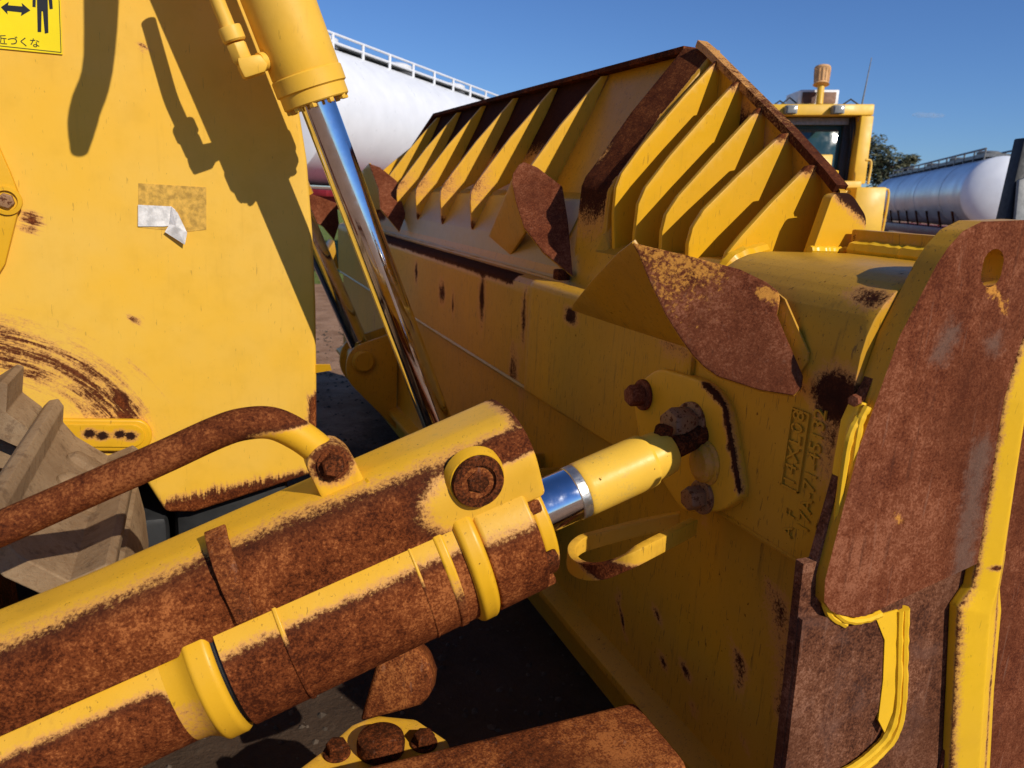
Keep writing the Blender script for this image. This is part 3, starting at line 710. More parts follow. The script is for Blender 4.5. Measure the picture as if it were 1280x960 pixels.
weldbead([lc+ax*a+upv*b+V3(0, -.034, 0) for a, b in ((-.035, -.066), (-.01, -.074), (.02, -.066), (.05, -.052))], .010, PG, M_YELC)

# ---- push arm and the pin joint under the cylinder
pa = [onY(528, 982, 1.1), onY(822, 906, 1.1)]
pd_, ps_, pu_ = frame(pa[1]-pa[0])
if ps_[1] < 0: ps_ = -ps_
rr0 = roundpoly([(-.12, -.50), (-.122, -.02), (-.105, .0), (.08, .0), (.10, -.03), (.10, -.50)], [.01, .018, .022, .03, .02, .01], 5)
L_ = np.linalg.norm(pa[1]-pa[0])
rings = [[pa[0]+pd_*t+ps_*a+pu_*b for a, b in rr0] for t in list(np.linspace(-.9, L_-.012, 30))]
c = sum(rings[-1])/len(rings[-1]); rings.append([c+(p-c)*.985+pd_*.005 for p in rings[-1]])
PA = obj('push_arm', sweep(rings), M_RUST, DZ, rust=0.0, dark=anyof(blob(onY(770, 930, 1.0), (.10, .2, .05), .8)), angle=40)
zb = .40
pl = [onZ(x, y, zb) for x, y in ((340, 985), (400, 940), (440, 905), (470, 893), (520, 898), (560, 925), (580, 985))]
PJ = obj('pin_plate', prism(pl, (0, 0, -.05)), M_YEL, DZ, bevel=.008, rust=.28, cut=.02)
pc = onZ(476, 936, zb)
obj('pin_head', lathe(pc, pc+V3(0, 0, 1), [(0, .052), (.018, .053), (.03, .050), (.036, .035)], 36), M_DARKR, PJ)
for x, y in ((421, 942), (530, 930)):
    b = onZ(x, y, zb); obj('bolt', hexbolt(b, (0, 0, 1), .024, .022, (.030, .006)), M_DARKR, PJ, bevel=.002)
q0 = dep(465, 890, 1.72); q1 = dep(505, 770, 1.75)
qd, qs, qu = frame(q1-q0)
kb = roundpoly([(-.02, -.045), (-.02, .045), (.12, .12), (.20, .08), (.20, -.10), (.10, -.10)], .03, 5)
lug2 = [dep(x, y, 1.70) for x, y in ((449, 903), (470, 830), (492, 808), (515, 805), (532, 820), (541, 845), (538, 870), (525, 882), (490, 892))]
obj('trunnion_knuckle', prism(lug2, fw*.12+V3(0, 0, -.03)), M_RUST, PJ, bevel=.012, seg=3, rust=.0, dark=.3)

# ---- near track: shoes wrapped round the front idler
def shoe(px, rad=.003, y0=1.40, y1=2.08):
    P = roundpoly([onY(x, y, y1)[[0, 2]] for x, y in px], rad, 3)
    return obj('track_shoe', prism([(x, y0, z) for x, z in P], (0, y1-y0, 0)), M_DUST, DZ, bevel=.003, angle=20)
s1_ = shoe([(54, 508), (62, 500), (73, 498), (80, 507), (79, 527), (95, 545), (135, 569), (166, 556), (173, 561), (173, 574), (150, 590), (118, 583), (80, 562), (60, 540)])
shoe([(-30, 480), (0, 469), (22, 455), (30, 458), (28, 490), (52, 508), (56, 515), (44, 531), (20, 520), (-20, 510)], .003, 1.90)
shoe([(-90, 470), (-60, 440), (-48, 440), (-46, 470), (-30, 482), (-40, 500), (-80, 500)], .003, 1.90)
shoe([(158, 612), (166, 604), (172, 606), (181, 640), (186, 680), (180, 720), (165, 720), (168, 670)])
shoe([(150, 735), (175, 725), (195, 760), (190, 830), (170, 850), (172, 790)])
sd0 = onY(95, 545, 2.08)-onY(135, 569, 2.08); sd0 /= np.linalg.norm(sd0); sn0 = np.cross(sd0, V3(0, 1, 0)); sn0 = -sn0 if sn0[2] < 0 else sn0
for yb_, q_ in ((1.92, .38), (1.78, .38), (1.92, .75), (1.72, .75)):
    p_ = onY(95, 545, 2.08)*(1-q_)+onY(135, 569, 2.08)*q_; p_ = V3(p_[0], yb_, p_[2])
    obj('bolt_head', lathe(p_-sn0*.012, p_+sn0, [(0, .036), (.020, .035), (.032, .026), (.036, .010)], 18), M_DUST, s1_)
# chain links seen between the shoes
for x, y, r in ((12, 562, .036), (-14, 602, .040), (24, 600, .026)):
    c = onY(x, y, 2.0); obj('chain_link', lathe(c+V3(0, -.05, 0), c+V3(0, .05, 0), [(0, r*.8), (.012, r), (.088, r), (.1, r*.8)], 28), M_DUST, DZ, bevel=.0)
obj('track_frame', box((-2.5, 1.55, .30), (-.45, 1.95, .80)), M_DARKR, DZ, bevel=.02)
obj('idler', lathe(V3(-.75, 1.58, .65), V3(-.75, 1.9, .65), [(0, .30), (.05, .34), (.27, .34), (.32, .30)], 48), M_DARKR, DZ)

# ---- radiator guard: the big faded yellow side
YG = 2.35
rg = [(345, -60), (352, 0), (361, 60), (373, 130), (384, 200), (391, 290), (395, 380), (396, 470), (396, 560), (392, 592), (330, 613), (243, 641), (207, 641), (182, 602), (120, 640), (-120, 720), (-420, 720), (-420, -260), (330, -260)]
rp_ = [onY(*p, YG) for p in rg]
Pp = lambda x, y: onY(x, y, YG)
def scr(P):
    # sweeping scratches left by the track on the lower left
    c = Pp(-40, 640); d = P-c; rad = np.hypot(d[:, 0], d[:, 2]); ang = np.arctan2(d[:, 2], d[:, 0])
    w_ = np.exp(-((rad-.47)/.10)**2)*np.clip((ang-.22)*3, 0, 1)
    return .60*w_
rrg = anyof(scr, capsule(Pp(395, 500), Pp(394, 545), .022, 1.2), capsule(Pp(150, 522), Pp(162, 525), .015, 1.0), capsule(Pp(145, 490), Pp(160, 520), .010, 1.1), blob(Pp(38, 275), (.02, .1, .02), .8), capsule(Pp(200, 645), Pp(400, 600), .045, 1.4), blob(Pp(180, 60), (.01, .1, .01), .6), blob(Pp(170, 400), .01, .5))
RG = obj('radiator_guard', prism(rp_, (0, 1.5, 0)), M_GUARD, DZ, bevel=.012, seg=3, cut=.022, rust=rrg)
def flat(pxs, y, t=.002): return prism([onY(x, yy_, y) for x, yy_ in pxs], (0, t, 0))
# warning sign: yellow with black border line, arrow, pictogram and lettering
ys = YG-.004
WS = obj('warning_sign', flat([(-90, -100), (72, -92), (78, 68), (-90, 52)], ys, .004), M_STICK, RG)
yi = ys-.0006
def lerp2(a, b, t): return (a[0]+(b[0]-a[0])*t, a[1]+(b[1]-a[1])*t)
def line(a, b, wd):
    dx, dy = b[0]-a[0], b[1]-a[1]; l = math.hypot(dx, dy); nx, ny = -dy/l*wd/2, dx/l*wd/2
    return flat([(a[0]+nx, a[1]+ny), (b[0]+nx, b[1]+ny), (b[0]-nx, b[1]-ny), (a[0]-nx, a[1]-ny)], yi, .0004)
obj('sign_border', join(line((-88, 48), (76.5, 65.5), .9), line((70.5, -90), (76.3, 65.5), .9)), M_INK, WS)
obj('arrow', flat([(1, 9), (11, 2), (10, 6.5), (28, 8), (27, 3.5), (38, 13), (26, 20), (27, 15.5), (9, 13.5), (9.5, 18)], yi, .0004), M_INK, WS)
circ = lambda cx, cy, r: [(cx+r*math.cos(a*math.pi/8), cy+r*math.sin(a*math.pi/8)) for a in range(16)]
obj('pictogram', join(flat([(41, -22), (64, -20), (66, 11), (62, 11.5), (60, -8), (59.5, -8), (60.5, 41), (56, 42), (53.5, 14), (52, 14), (51.5, 40), (47, 40), (46, -9), (45, -9), (44.5, 9), (40.5, 8.5)], yi, .0004), flat(circ(53, -30, 7), yi, .0004)), M_INK, WS)
tdir = onY(50, 52.5, yi)-onY(0, 47.5, yi); sc_ = np.linalg.norm(tdir)/50.0; tdir /= np.linalg.norm(tdir)
tupv = np.cross(tdir, V3(0, 1, 0)); tupv = -tupv if tupv[2] < 0 else tupv
cast('近づくな', 13.8*sc_, 'sign_lettering', onY(-4.5, 53.5, yi), tdir, tupv, V3(0, -1, 0), .0003, M_INK, WS)
# what is left of a torn label
obj('glue_stain', flat([(173, 229), (258, 234), (258, 287), (232, 290), (173, 284)], YG-.0012, .001), M_GLUE, RG)
LAB = obj('torn_label', flat([(172.5, 256), (214, 258), (219, 262), (222, 270), (214, 282), (205, 283), (172.5, 283)], YG-.004, .0012), M_PAPER, RG)
fl = [onY(214, 258, YG-.006), onY(222, 266, YG-.02), onY(234, 291, YG-.022), onY(231, 306, YG-.016), onY(206, 290, YG-.010), onY(212, 280, YG-.006)]
mid = sum(fl)/6+V3(0, -.010, 0)
obj('label_flap', (fl+[mid], [(i, (i+1) % 6, 6) for i in range(6)]), M_PAPER, RG, angle=10)
# oval boss plate with worn black print
ov = []
for k in range(13): a = -math.pi/2+math.pi*k/12; ov.append((170+20*math.cos(a), 545+20*math.sin(a)+0))
for k in range(13): a = math.pi/2+math.pi*k/12; ov.append((60+20*math.cos(a), 545+20*math.sin(a)-1))
OV = obj('oval_cover', flat(ov, YG-.018, .02), M_YELC, RG, bevel=.006, seg=3, rust=.15)
ov2 = [(x*.88+14, (y-545)*.72+545) for x, y in ov]
obj('cover_face', flat(ov2, YG-.022, .005), M_YELC, OV, bevel=.002, rust=anyof(*[blob(onY(x, y, YG-.022), (.018, .1, .014), .9) for x, y in ((112, 542), (128, 545), (150, 543), (163, 545))]), cut=.006, dark=1.0)
# bolted plate at the left edge of the picture
BP = obj('bolted_plate', flat([(-60, 100), (-10, 165), (12, 215), (23, 243), (21, 270), (6, 330), (-20, 372), (-60, 380)], YG-.02, .02), M_YELC, RG, bevel=.003, rust=.1)
bc = onY(8, 251, YG-.02)
obj('bolt_seat', lathe(bc, bc+V3(0, -1, 0), [(0, .036), (.006, .035), (.007, .026), (.002, .024)], 36, caps=False), M_YELC, BP, rust=.1)
obj('bolt', hexbolt(bc, (0, -1, 0), .020, .012), M_BOLT, BP, bevel=.002)
hk = [onY(390, 455, YG+.02), onY(402, 455, YG), onY(412, 455, YG-.02), onY(414, 462, YG-.02), onY(402, 464, YG), onY(390, 466, YG+.02)]
obj('side_tab', prism(hk, (0, -.01, .0)), M_YELC, RG, rust=.1)

# ---- lift cylinder, its gland and chrome rod, with the elbow hose beside it
YL = 2.10
LA = onY(343, -14, YL); LB = onY(548, 532, YL); LA = LA+(LA-LB)*.9
ld, ls_, lu_ = frame(LB-LA)
def TL(px, py): return (onY(px, py, YL)-LA)@ld
g1 = TL(392, 117)
LCY = obj('lift_cylinder', lathe(LA, LB, [(0, .087)]+[(t, .087) for t in np.linspace(.1, g1-.055, 20)]+[(g1-.05, .086)], 56), M_PANEL, DZ, rust=0.04, angle=40)
obj('gland', lathe(LA, LB, [(g1-.050, .088), (g1-.047, .0905), (g1-.012, .0905), (g1-.010, .087), (g1-.008, .085), (g1+.02, .085), (g1+.023, .082), (g1+.023, .045)], 56), M_PANEL, LCY, rust=.17, angle=30)
for k in range(10):
    a = k*math.pi/5; c = LA+ld*(g1+.022)+(ls_*math.cos(a)+lu_*math.sin(a))*.073
    obj('bolt', hexbolt(c, ld, .010, .011), M_PANEL, LCY)
obj('rod', lathe(LA, LB, [(g1+.02, .0455), (np.linalg.norm(LB-LA)+.20, .0455)], 64), M_CHROME, LCY)
ce = LB+ld*.22
obj('rod_eye', lathe(ce+V3(0, -.05, 0), ce+V3(0, .05, 0), [(0, .075), (.006, .08), (.094, .08), (.1, .075)], 36), M_YELB, LCY, rust=.2)
for dy in (-.085, .065):
    k = roundpoly([(ce[0]-.09, ce[2]-.08), (ce[0]-.09, ce[2]+.08), (1.045, ce[2]+.06), (1.045, ce[2]-.16)], [.08, .08, .0, .0], 6)
    obj('clevis_plate', xz(k, ce[1]+dy, .02), M_YELB, BL, bevel=.003, rust=.2)
# hose and elbow
hs = [onY(240, -120, 2.075), onY(258, -50, 2.075), onY(270, -5, 2.075), onY(283, 28, 2.075), onY(289, 44, 2.075)]
HS = obj('hydraulic_pipe', tube(smooth_path(hs, 5), .017, 16), M_PANEL, LCY, rust=.05)
h2 = onY(289, 40, 2.075); h3 = onY(302, 72, 2.075)
obj('pipe_collar', lathe(h2-(h3-h2)*.2, h3, [(0, .026), (.004, .0275), (.030, .0275), (.034, .024)], 24), M_PANEL, LCY, rust=.05)
obj('pipe_nut', hexbolt(h2+(h3-h2)*.45, h3-h2, .025, .045), M_PANEL, LCY, bevel=.002, rust=.05)
el = [onY(*p, 2.05) for p in ((296, 72), (325, 67), (336, 80), (332, 90), (306, 98), (299, 84))]
obj('pipe_elbow', prism(el, (0, .05, 0)), M_PANEL, LCY, bevel=.006, rust=.05)
obj('elbow_port', lathe(onY(325, 78, 2.075), onY(350, 72, 2.10), [(0, .022), (.12, .022)], 20), M_PANEL, LCY, rust=.0)
# unseen bar added above the view to cast a shadow on the guard
lv = [onY(196, -100, 1.80), onY(206, -170, 1.80), onY(232, -270, 1.80), onY(238, -560, 1.82)]
obj('shadow_bar', tube(smooth_path(lv, 5), [.020, .024, .028, .031, .034, .035, .036, .036, .035, .034, .034, .036, .038, .040, .042, .044], 16), M_PANEL, RG, rust=.05)

# ---- far lift cylinder rod and its lug on the blade
YL2 = 4.25
fa = onY(388, 292, YL2); fb_ = onY(446, 424, YL2)
FL = obj('lift_cylinder', lathe(fa+(fa-fb_)*2.2, fb_, [(0, .10), (np.linalg.norm(fa-fb_)*1.9, .10), (np.linalg.norm(fa-fb_)*1.9+.002, .056), (np.linalg.norm(fa-fb_)*3.25, .056)], 40), M_CHROME, DZ)
paint_or_rust(FL, M_YELB, lambda c, n: c[2] > fa[2]+.45)
fe = onY(449, 446, YL2)
fk = roundpoly([(fe[0]-.10, fe[2]-.10), (fe[0]-.08, fe[2]+.07), (1.03, fe[2]+.16), (1.03, fe[2]-.42)], [.09, .09, 0, 0], 6)
obj('clevis_plate', xz(fk, YL2-.10, .025), M_YELB, BL, bevel=.004, rust=.2)
obj('clevis_plate', xz(fk, YL2+.10, .025), M_YELB, BL, bevel=.004, rust=.2)
obj('rod_eye', lathe(fe+V3(0, -.14, 0), fe+V3(0, .1, 0), [(0, .05), (.01, .062), (.2, .062)], 30), M_YELB, FL, rust=.2)
# far tilt brace and push arm, in the gloom on the other side
obj('far_push_arm', prism([onY(*p, 4.9) for p in ((398, 330), (418, 300), (424, 336), (410, 340))], (0, .2, 0)), M_YELB, DZ, bevel=.01, rust=.2)
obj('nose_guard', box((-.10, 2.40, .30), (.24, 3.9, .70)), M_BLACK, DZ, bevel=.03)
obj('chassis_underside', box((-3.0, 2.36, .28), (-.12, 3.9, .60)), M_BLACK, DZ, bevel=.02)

# ================================================================== GROUND
def ground():
    N = NT('dusty_gravel_ground')
    a = N.noise(3, 8, .65); b = N.noise(30, 6, .7); c = N.noise(.25, 4)
    col = N.mix(N.step(a, .3, .7), (.20, .105, .055), (.36, .21, .125))
    col = N.mix(N.math('MULTIPLY', N.step(b, .5, .7), .5), col, (.42, .29, .19))
    col = N.mix(N.math('MULTIPLY', N.step(c, .55, .7), .3), col, (.15, .10, .06))
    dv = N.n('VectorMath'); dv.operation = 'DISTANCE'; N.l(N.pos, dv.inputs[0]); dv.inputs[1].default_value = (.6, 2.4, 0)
    under_shade = N.step(N.math('ADD', dv.outputs['Value'], N.math('MULTIPLY', a, 1.2)), 2.6, 3.6, .86, 0)
    col = N.mix(under_shade, col, (.022, .016, .012))  # deep shade under the machine painted into the ground colour
    N.l(col, N.b.inputs['Base Color']); N.b.inputs['Roughness'].default_value = .95
    N.b.inputs['Specular IOR Level'].default_value = .15
    N.l(N.bump(b, .6, .02, N.bump(a, .5, .06)), N.b.inputs['Normal'])
    return N.m
def grassmat():
    N = NT('rough_grass')
    a = N.noise(8, 8, .7)
    N.l(N.mix(N.step(a, .35, .65), (.10, .15, .025), (.24, .27, .07)), N.b.inputs['Base Color'])
    N.b.inputs['Roughness'].default_value = .9; N.b.inputs['Specular IOR Level'].default_value = .1
    N.l(N.bump(N.noise(40, 6, .8), .9, .05), N.b.inputs['Normal']); return N.m
R_ = 1500
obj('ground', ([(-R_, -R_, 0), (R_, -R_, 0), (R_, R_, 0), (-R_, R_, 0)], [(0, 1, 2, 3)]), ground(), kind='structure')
obj('grass_verge', ([(-60, 13.0, .004), (3.3, 13.0, .004), (5.5, 18, .004), (30, 60, .004), (-60, 60, .004)], [(0, 1, 2, 3, 4)]), grassmat(), kind='structure')
# loose stones in front of the machine
V = []; Fc = []
for i in range(4000):
    x, y = random.uniform(-.2, 2.5), random.uniform(.4, 9); r = random.choice([.004, .006, .010, .016])*random.uniform(.7, 1.3)
    k = len(V); a0 = random.random()*6
    for j in range(5): V.append((x+r*math.cos(a0+j*1.256)*random.uniform(.7, 1.2), y+r*math.sin(a0+j*1.256)*random.uniform(.7, 1.2), random.uniform(-.2, .3)*r))
    V.append((x, y, r*random.uniform(.5, .9))); Fc += [(k+j, k+(j+1) % 5, k+5) for j in range(5)]
obj('gravel', (V, Fc), plain('stone', (.075, .055, .04), .9, 0, .4, 9, .3, .2), kind='stuff', angle=15)

# ================================================================== SECOND BULLDOZER
DD = 12.0
hd = V3(fw[0], fw[1], 0); hd /= np.linalg.norm(hd)
def bgp(px, py, d=DD): return dep(px, py, d)
B2 = empty('bulldozer', (*bgp(1040, 300)[:2], 0), 'yellow bulldozer with dark glazed cab and ribbed pipe on its roof, behind the blade', 'bulldozer')
def slab(name, pxs, d0, d1, mat, parent=B2, bevel=.02):
    return obj(name, prism([bgp(x, y, d0) for x, y in pxs], hd*(d1-d0)), mat, parent, bevel=bevel)
def q(x0, y0, x1, y1, k=-.09):   # upright box outline, leaning as uprights do in the picture
    s = (y1-y0)*.13; return [(x0, y0), (x1, y0), (x1-s, y1), (x0-s, y1)]
CABR = slab('roll_bar', q(955, 130, 1094, 144), 12.0, 13.6, M_BYEL)
slab('roll_post', q(1077, 144.5, 1093, 230), 12.0, 12.25, M_BYEL, CABR)
slab('roll_post', q(962, 144.5, 976, 230), 12.0, 12.25, M_BYEL, CABR)
CB_ = slab('cab', q(972, 146, 1074, 240), 12.35, 13.7, plain('dark_cab_shell', (.05, .05, .05), .5))
slab('window', q(976, 157, 1058, 226), 12.30, 12.345, M_GLASS, CB_, .005)
slab('window_frame', q(1056, 148, 1066, 228), 12.24, 12.345, M_BLACK, CB_, .005)
slab('sun_visor', q(976, 147, 1062, 156), 12.22, 12.345, M_GREY, CB_, .005)
for k in range(5):
    x = 1066+k*2.2; obj('cable', tube(smooth_path([bgp(x, 146, 12.2), bgp(x+random.uniform(-3, 3), 160, 12.15), bgp(x-3, 190, 12.2), bgp(x-9, 226, 12.22)], 4), .012, 6), M_BLACK, CB_)
HD = slab('hood', q(1012, 193, 1042, 240), 10.6, 12.2, M_BYEL)
slab('hood_inset', q(1017, 198, 1037, 215), 10.57, 10.598, M_BYEL, HD, .004)
slab('dash_beam', q(1035, 226, 1078, 237), 11.6, 12.1, M_BYEL)
FN = slab('fender', q(1071, 234, 1109, 292), 11.2, 13.0, M_BYEL)
slab('fender_skirt', q(1077, 291, 1110, 306), 11.3, 12.6, M_BYEL, FN)
slab('fender_inner', q(1030, 238, 1070, 312), 11.4, 12.4, M_BYEL, FN)
slab('engine_side', q(985, 240, 1040, 330), 10.8, 12.4, M_BYEL)
slab('track', q(1050, 306, 1118, 400), 10.6, 13.8, M_DUST, bevel=.15)
slab('track', q(930, 306, 985, 400), 10.6, 13.8, M_DUST, bevel=.15)
slab('radiator_grille', q(990, 262, 1046, 345), 10.3, 10.79, plain('dark_grille', (.07, .06, .04), .6), bevel=.03)
# exhaust / pre-cleaner with ribs
pc0 = bgp(1024, 131, 12.1); pc1 = bgp(1028.5, 84, 12.1)
SPC = obj('intake_stem', lathe(pc0, pc1, [(0, .055), (.34, .055)], 20), M_BYEL, B2)
pl_ = np.linalg.norm(pc1-pc0)
PC = obj('pre_cleaner', lathe(pc0, pc1, [(.30, .085), (.32, .125), (.35, .105), (pl_-.05, .118), (pl_-.03, .128), (pl_, .12), (pl_+.01, .06)], 28), M_TAN, SPC)
for k in range(14):
    a = 2*math.pi*k/14; d_, s__, u__ = frame(pc1-pc0); o_ = (s__*math.cos(a)+u__*math.sin(a))*.112
    obj('rib', tube([pc0+d_*.36+o_*.95, pc0+d_*(pl_-.05)+o_*1.05], .011, 5), M_TAN, SPC)
ACU = slab('air_conditioner', q(1001, 112, 1050, 130.5), 12.3, 13.0, M_AC)
slab('coil', q(1004, 115, 1021, 129), 12.27, 12.299, plain('brown_coil', (.10, .05, .035), .7), ACU, .004)
slab('coil', q(1030, 115, 1046, 129), 12.27, 12.299, plain('brown_mesh', (.22, .12, .07), .7), ACU, .004)
for x in (991, 1050):
    lt = slab('work_light', q(x-7, 131, x+7, 142), 11.85, 11.99, M_GREY, bevel=.01)
    slab('lens', q(x-5.5, 132.5, x+5.5, 141), 11.83, 11.849, M_LAMP, lt, .003)
for x0, y0, x1, y1 in ((975, 122, 999, 132), (1052, 124, 1075, 132), (965, 126, 985, 133)):
    obj('roof_pipe', tube([bgp(x0, y1, 12.4), bgp((x0+x1)/2, y0, 12.4), bgp(x1, y1, 12.4)], .014, 6), M_BLACK, B2)
obj('antenna', tube([bgp(1073, 152, 12.1), bgp(1080, 118, 12.1), bgp(1089.5, 72, 12.1)], [.016, .012, .006], 6), M_GREY, B2)
for pts in (((1103, 238), (1111, 241), (1103, 290), (1099, 300)), ((1082, 200), (1089, 203), (1085, 230))):
    obj('handrail', tube(smooth_path([bgp(*p, 11.8) for p in pts], 4), .018, 8), M_BYEL, B2)
for k in range(6):
    obj('engine_hose', tube(smooth_path([bgp(1008+3*k, 268+random.uniform(-8, 8), 10.6), bgp(1018+2*k, 275+random.uniform(-8, 8), 10.4), bgp(1030, 290+random.uniform(-8, 8), 10.6)], 5), .03, 8), M_GREY, B2)

# ================================================================== TANKERS
def tank(root, A, B, r, mat, mcap, n=56, sq=.92, dome=.18):
    A = np.array(A, float); B = np.array(B, float); L = np.linalg.norm(B-A); d, s, u = frame(B-A)
    prof = [(-dome*.9, r*.30), (-dome*.72, r*.60), (-dome*.45, r*.84), (-dome*.15, r*.97), (0, r)]+[(t, r) for t in np.linspace(.3, L-.3, 14)]+[(L, r), (L+dome*.15, r*.97), (L+dome*.45, r*.84), (L+dome*.72, r*.60), (L+dome*.9, r*.3)]
    o = obj('tank', lathe(A, B, prof, n), mat, root, angle=50)
    if mcap is not None: paint_or_rust(o, mcap, lambda c, nn: abs(nn@d) > .25)
    return o, d, s, u, L
# white tanker behind the left of the blade
w0 = dep(330, 130, 11.6); w1 = dep(640, 185, 21.5)
w0[2] = w1[2] = 2.72
WT = empty('tanker_trailer', (*((w0+w1)/2)[:2], 0), 'white road tanker with silver catwalk rails on top, left behind the blade', 'tanker')
o, d, s, u, L = tank(WT, w0, w1, 1.12, M_WHITE, None)
print('white tank', w0, w1)
for sgn in (-1, 1):
    pts = [w0+d*t+u*(1.12+.13)+s*sgn*.42 for t in np.linspace(.3, L-.3, 12)]
    for hgt in (-.10, .03): obj('catwalk_rail', tube([p+V3(0, 0, hgt) for p in pts], .022, 8), M_WHITE, WT)
    for p in pts: obj('rail_post', tube([p-V3(0, 0, .22), p+V3(0, 0, .035)], .028, 8), M_WHITE, WT)
obj('catwalk', prism([w0+u*1.13-s*.4+d*.3, w0+u*1.13+s*.4+d*.3, w1+u*1.13+s*.4-d*.3, w1+u*1.13-s*.4-d*.3], (0, 0, .05)), M_GREY, WT)
for t in np.linspace(1.5, L-1.5, 4):
    obj('manhole', lathe(w0+d*t+u*1.1, w0+d*t+u*2, [(0, .3), (.16, .3), (.2, .22)], 20), M_WHITE, WT)
obj('chassis', prism([w0-V3(0, 0, 1.5)-s*.5, w0-V3(0, 0, 1.5)+s*.5, w1-V3(0, 0, 1.5)+s*.5, w1-V3(0, 0, 1.5)-s*.5], (0, 0, .32)), M_RED, WT, bevel=.02)
obj('side_rail', prism([w0-V3(0, 0, 1.28)-s*1.1, w0-V3(0, 0, 1.28)+s*1.1, w1-V3(0, 0, 1.28)+s*1.1, w1-V3(0, 0, 1.28)-s*1.1], (0, 0, .10)), M_RED, WT, bevel=.02)
for t in (L*.55, L*.70, L*.85):
    for sgn in (-1, 1):
        c = w0+d*t+s*sgn*.95; c[2] = .52
        obj('wheel', lathe(c-s*.14, c+s*.14, [(0, .30), (.02, .50), (.26, .50), (.28, .30)], 28), M_BLACK, WT)
obj('landing_leg', box(w0+d*2.5-V3(.1, .1, 2.72), w0+d*2.5+V3(.1, .1, -1.4)), M_GREY, WT)

# silver tanker on the right
s0 = dep(1250, 241, 21.0); s1 = dep(1116, 262, 36.0)
s0[2] += 0; s1[2] = s0[2]
ST = empty('tanker_trailer', (*((s0+s1)/2)[:2], 0), 'polished silver tanker with white domed end, right of the second bulldozer', 'tanker')
o, d, s, u, L = tank(ST, s0, s1, .98, M_SILVER, M_ENDCAP, dome=.30)
for t in np.linspace(2.5, L-2, 4): obj('seam_band', lathe(s0+d*t, s1, [(0, .985), (.01, .995), (.06, .995), (.07, .985)], 48, caps=False), M_SILVER, ST)
for sgn in (-1, 1):
    pts = [s0+d*t+u*.95+s*sgn*.40 for t in np.linspace(.6, L-1, 14)]
    obj('catwalk_rail', tube([p+V3(0, 0, .25) for p in pts], .03, 6), M_GREY, ST)
    for p in pts: obj('rail_post', tube([p-V3(0, 0, .18), p+V3(0, 0, .25)], .025, 6), M_GREY, ST)
obj('catwalk', prism([s0+u*.98-s*.4+d*.6, s0+u*.98+s*.4+d*.6, s1+u*.98+s*.4, s1+u*.98-s*.4], (0, 0, .10)), M_GREY, ST)
for t in (1.8, 5.0, 8.5, 12):
    obj('manhole', lathe(s0+d*t+u*1.0, s0+d*t+u*2, [(0, .32), (.18, .32), (.22, .24)], 20), M_GREY, ST)
zc = s0[2]
obj('chassis', prism([s0-V3(0, 0, 1.35)-s*.9, s0-V3(0, 0, 1.35)+s*.9, s1-V3(0, 0, 1.35)+s*.9, s1-V3(0, 0, 1.35)-s*.9], (0, 0, .30)), M_RED, ST, bevel=.02)
for t in np.linspace(1.2, L-1, 9):
    for sgn in (-1, 1):
        c = s0+d*t+s*sgn*.7; obj('saddle', prism([c-V3(0, 0, 1.05)-d*.05, c-V3(0, 0, 1.05)+d*.05, c-V3(0, 0, .55)+d*.05+s*sgn*.15, c-V3(0, 0, .55)-d*.05+s*sgn*.15], s*.05), M_DARKR, ST)
for t in (1.6, 2.9, 4.2, L-2.6, L-1.3):
    for sgn in (-1, 1):
        c = s0+d*t+s*sgn*.95; c[2] = .52
        obj('wheel', lathe(c-s*.14, c+s*.14, [(0, .30), (.02, .50), (.26, .50), (.28, .30)], 28), M_BLACK, ST)

# black post with a plate on the right edge
BPs = obj('steel_post', prism([dep(*p, 5.2) for p in ((1281, 172), (1300, 172), (1285, 400), (1246, 330), (1257, 275))], hd*.12), M_BLACK, None, bevel=.01)
tag(BPs, 'black slanted steel post cutting across the white tanker end at right edge', 'post')
obj('grey_plate', prism([dep(*p, 5.15) for p in ((1274, 225), (1300, 215), (1300, 300), (1267, 300))], hd*.03), M_GREY, BPs, bevel=.005)

# ================================================================== TREE
tb0 = dep(1108, 300, 46); tb0[2] = 0
TR = empty('tree', tuple(tb0), 'dark olive gum tree between the second bulldozer and the silver tanker', 'tree')
def px2(x, y): return dep(x, y, 46)
trunkp = [tb0, tb0+V3(0.1, 0, 2.0), px2(1100, 225), px2(1102, 195)]
N = NT('bark'); a = N.noise(5, 6, .7, stretch=(1, 1, .2)); N.l(N.mix(a, (.10, .07, .05), (.25, .19, .14)), N.b.inputs['Base Color']); N.b.inputs['Roughness'].default_value = .9
TK = obj('trunk', tube(smooth_path(trunkp, 6), [.32-.012*i for i in range(19)], 10), N.m, TR)
clumps = [(1092, 182, 17), (1104, 196, 18), (1118, 207, 18), (1132, 203, 11), (1142, 199, 7), (1110, 225, 18), (1095, 215, 20), (1124, 222, 11), (1085, 200, 18), (1098, 240, 18), (1078, 215, 18), (1136, 213, 7)]
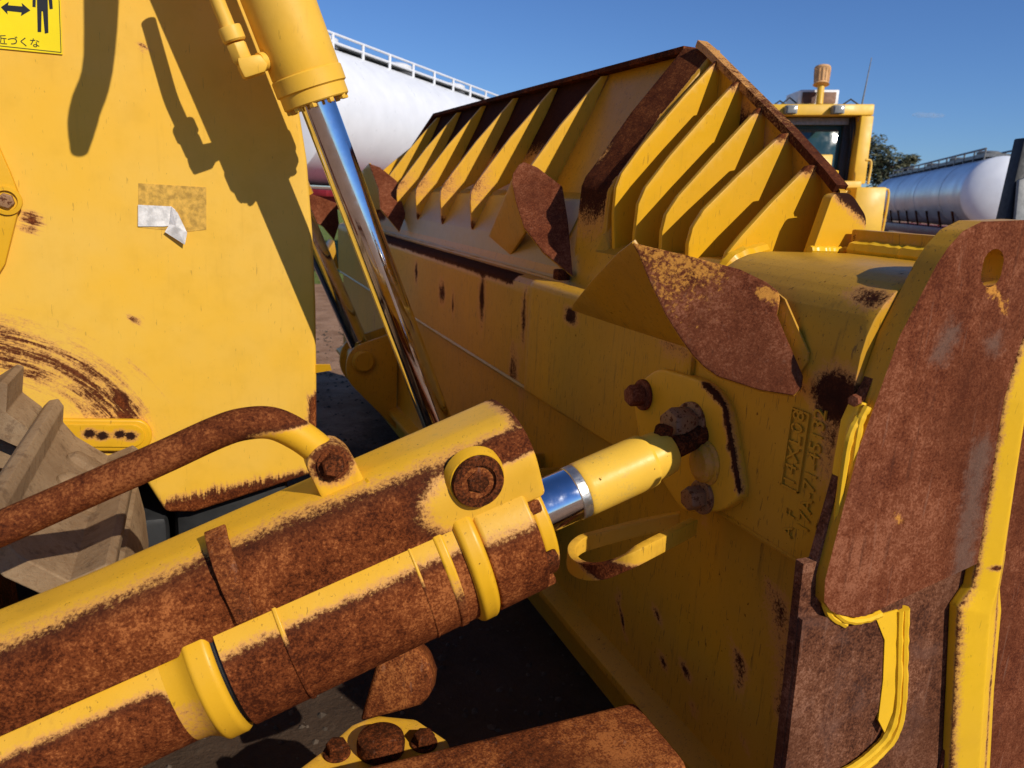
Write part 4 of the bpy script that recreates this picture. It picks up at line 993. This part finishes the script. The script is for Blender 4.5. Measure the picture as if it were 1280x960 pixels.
for x, y, r in clumps[:9]:
    obj('limb', tube(smooth_path([px2(1100, 222), (px2(1100, 222)+px2(x, y))/2+V3(0, 0, .2), px2(x, y)], 4), [.12, .11, .10, .09, .08, .07, .06, .05, .04], 6), N.m, TR)
N = NT('gum_leaves'); a = N.noise(1.3, 4, .6)
N.l(N.mix(N.step(a, .35, .65), (.045, .058, .022), (.12, .115, .055)), N.b.inputs['Base Color']); N.b.inputs['Roughness'].default_value = .6
V = []; Fc = []
k_ = 46/F
for x, y, r in clumps:
    c0 = px2(x, y)
    for j in range(int(24*r)):
        v = np.random.default_rng(j*7+x*13+y).normal(size=3); v /= np.linalg.norm(v)
        c = c0+v*r*k_*(random.random()**.45)*V3(1, 1, .85)*1.05
        a = Vector((random.gauss(0, 1), random.gauss(0, 1), random.gauss(0, 1))).normalized(); b = a.orthogonal().normalized()
        l, w_ = random.uniform(.09, .2), random.uniform(.04, .08)
        k = len(V); V += [c+np.array(a)*l, c+np.array(b)*w_, c-np.array(a)*l, c-np.array(b)*w_]; Fc.append((k, k+1, k+2, k+3))
# leaves must keep their faces separate
me = bpy.data.meshes.new('crown'); cc = np.mean(V, 0); me.from_pydata([tuple(v-cc) for v in V], [], Fc); me.materials.append(N.m)
co = bpy.data.objects.new('crown', me); link(co, TR, cc)

# ================================================================== small clouds, far away
def cloud(px, py, d, wx, wz, label, n=26):
    c = dep(px, py, d); N = NT('cloud_vapour'); N.t.nodes.remove(N.b)
    vol = N.n('VolumePrincipled'); vol.inputs['Color'].default_value = (1, 1, 1, 1); vol.inputs['Density'].default_value = .05; N.l(vol.outputs[0], N.o.inputs['Volume'])
    parts = []
    for k in range(n):
        t = random.uniform(-1, 1); r = wz*(1-.7*t*t)*random.uniform(.5, 1)
        p = c+RT*wx*t+V3(0, 0, random.uniform(-.3, .3)*wz)
        parts.append(lathe(p-RT*r*2.2, p+RT, [(r*2.2*(1-math.cos(a)), r*math.sin(a)) for a in np.linspace(.15, math.pi-.15, 9)], 12))
    o = obj('cloud', join(*parts), N.m, None, angle=80)
    tag(o, label, 'cloud'); return o
cloud(1161, 144, 1400, 32, 5.5, 'small white cloud in the blue sky above the silver tanker')
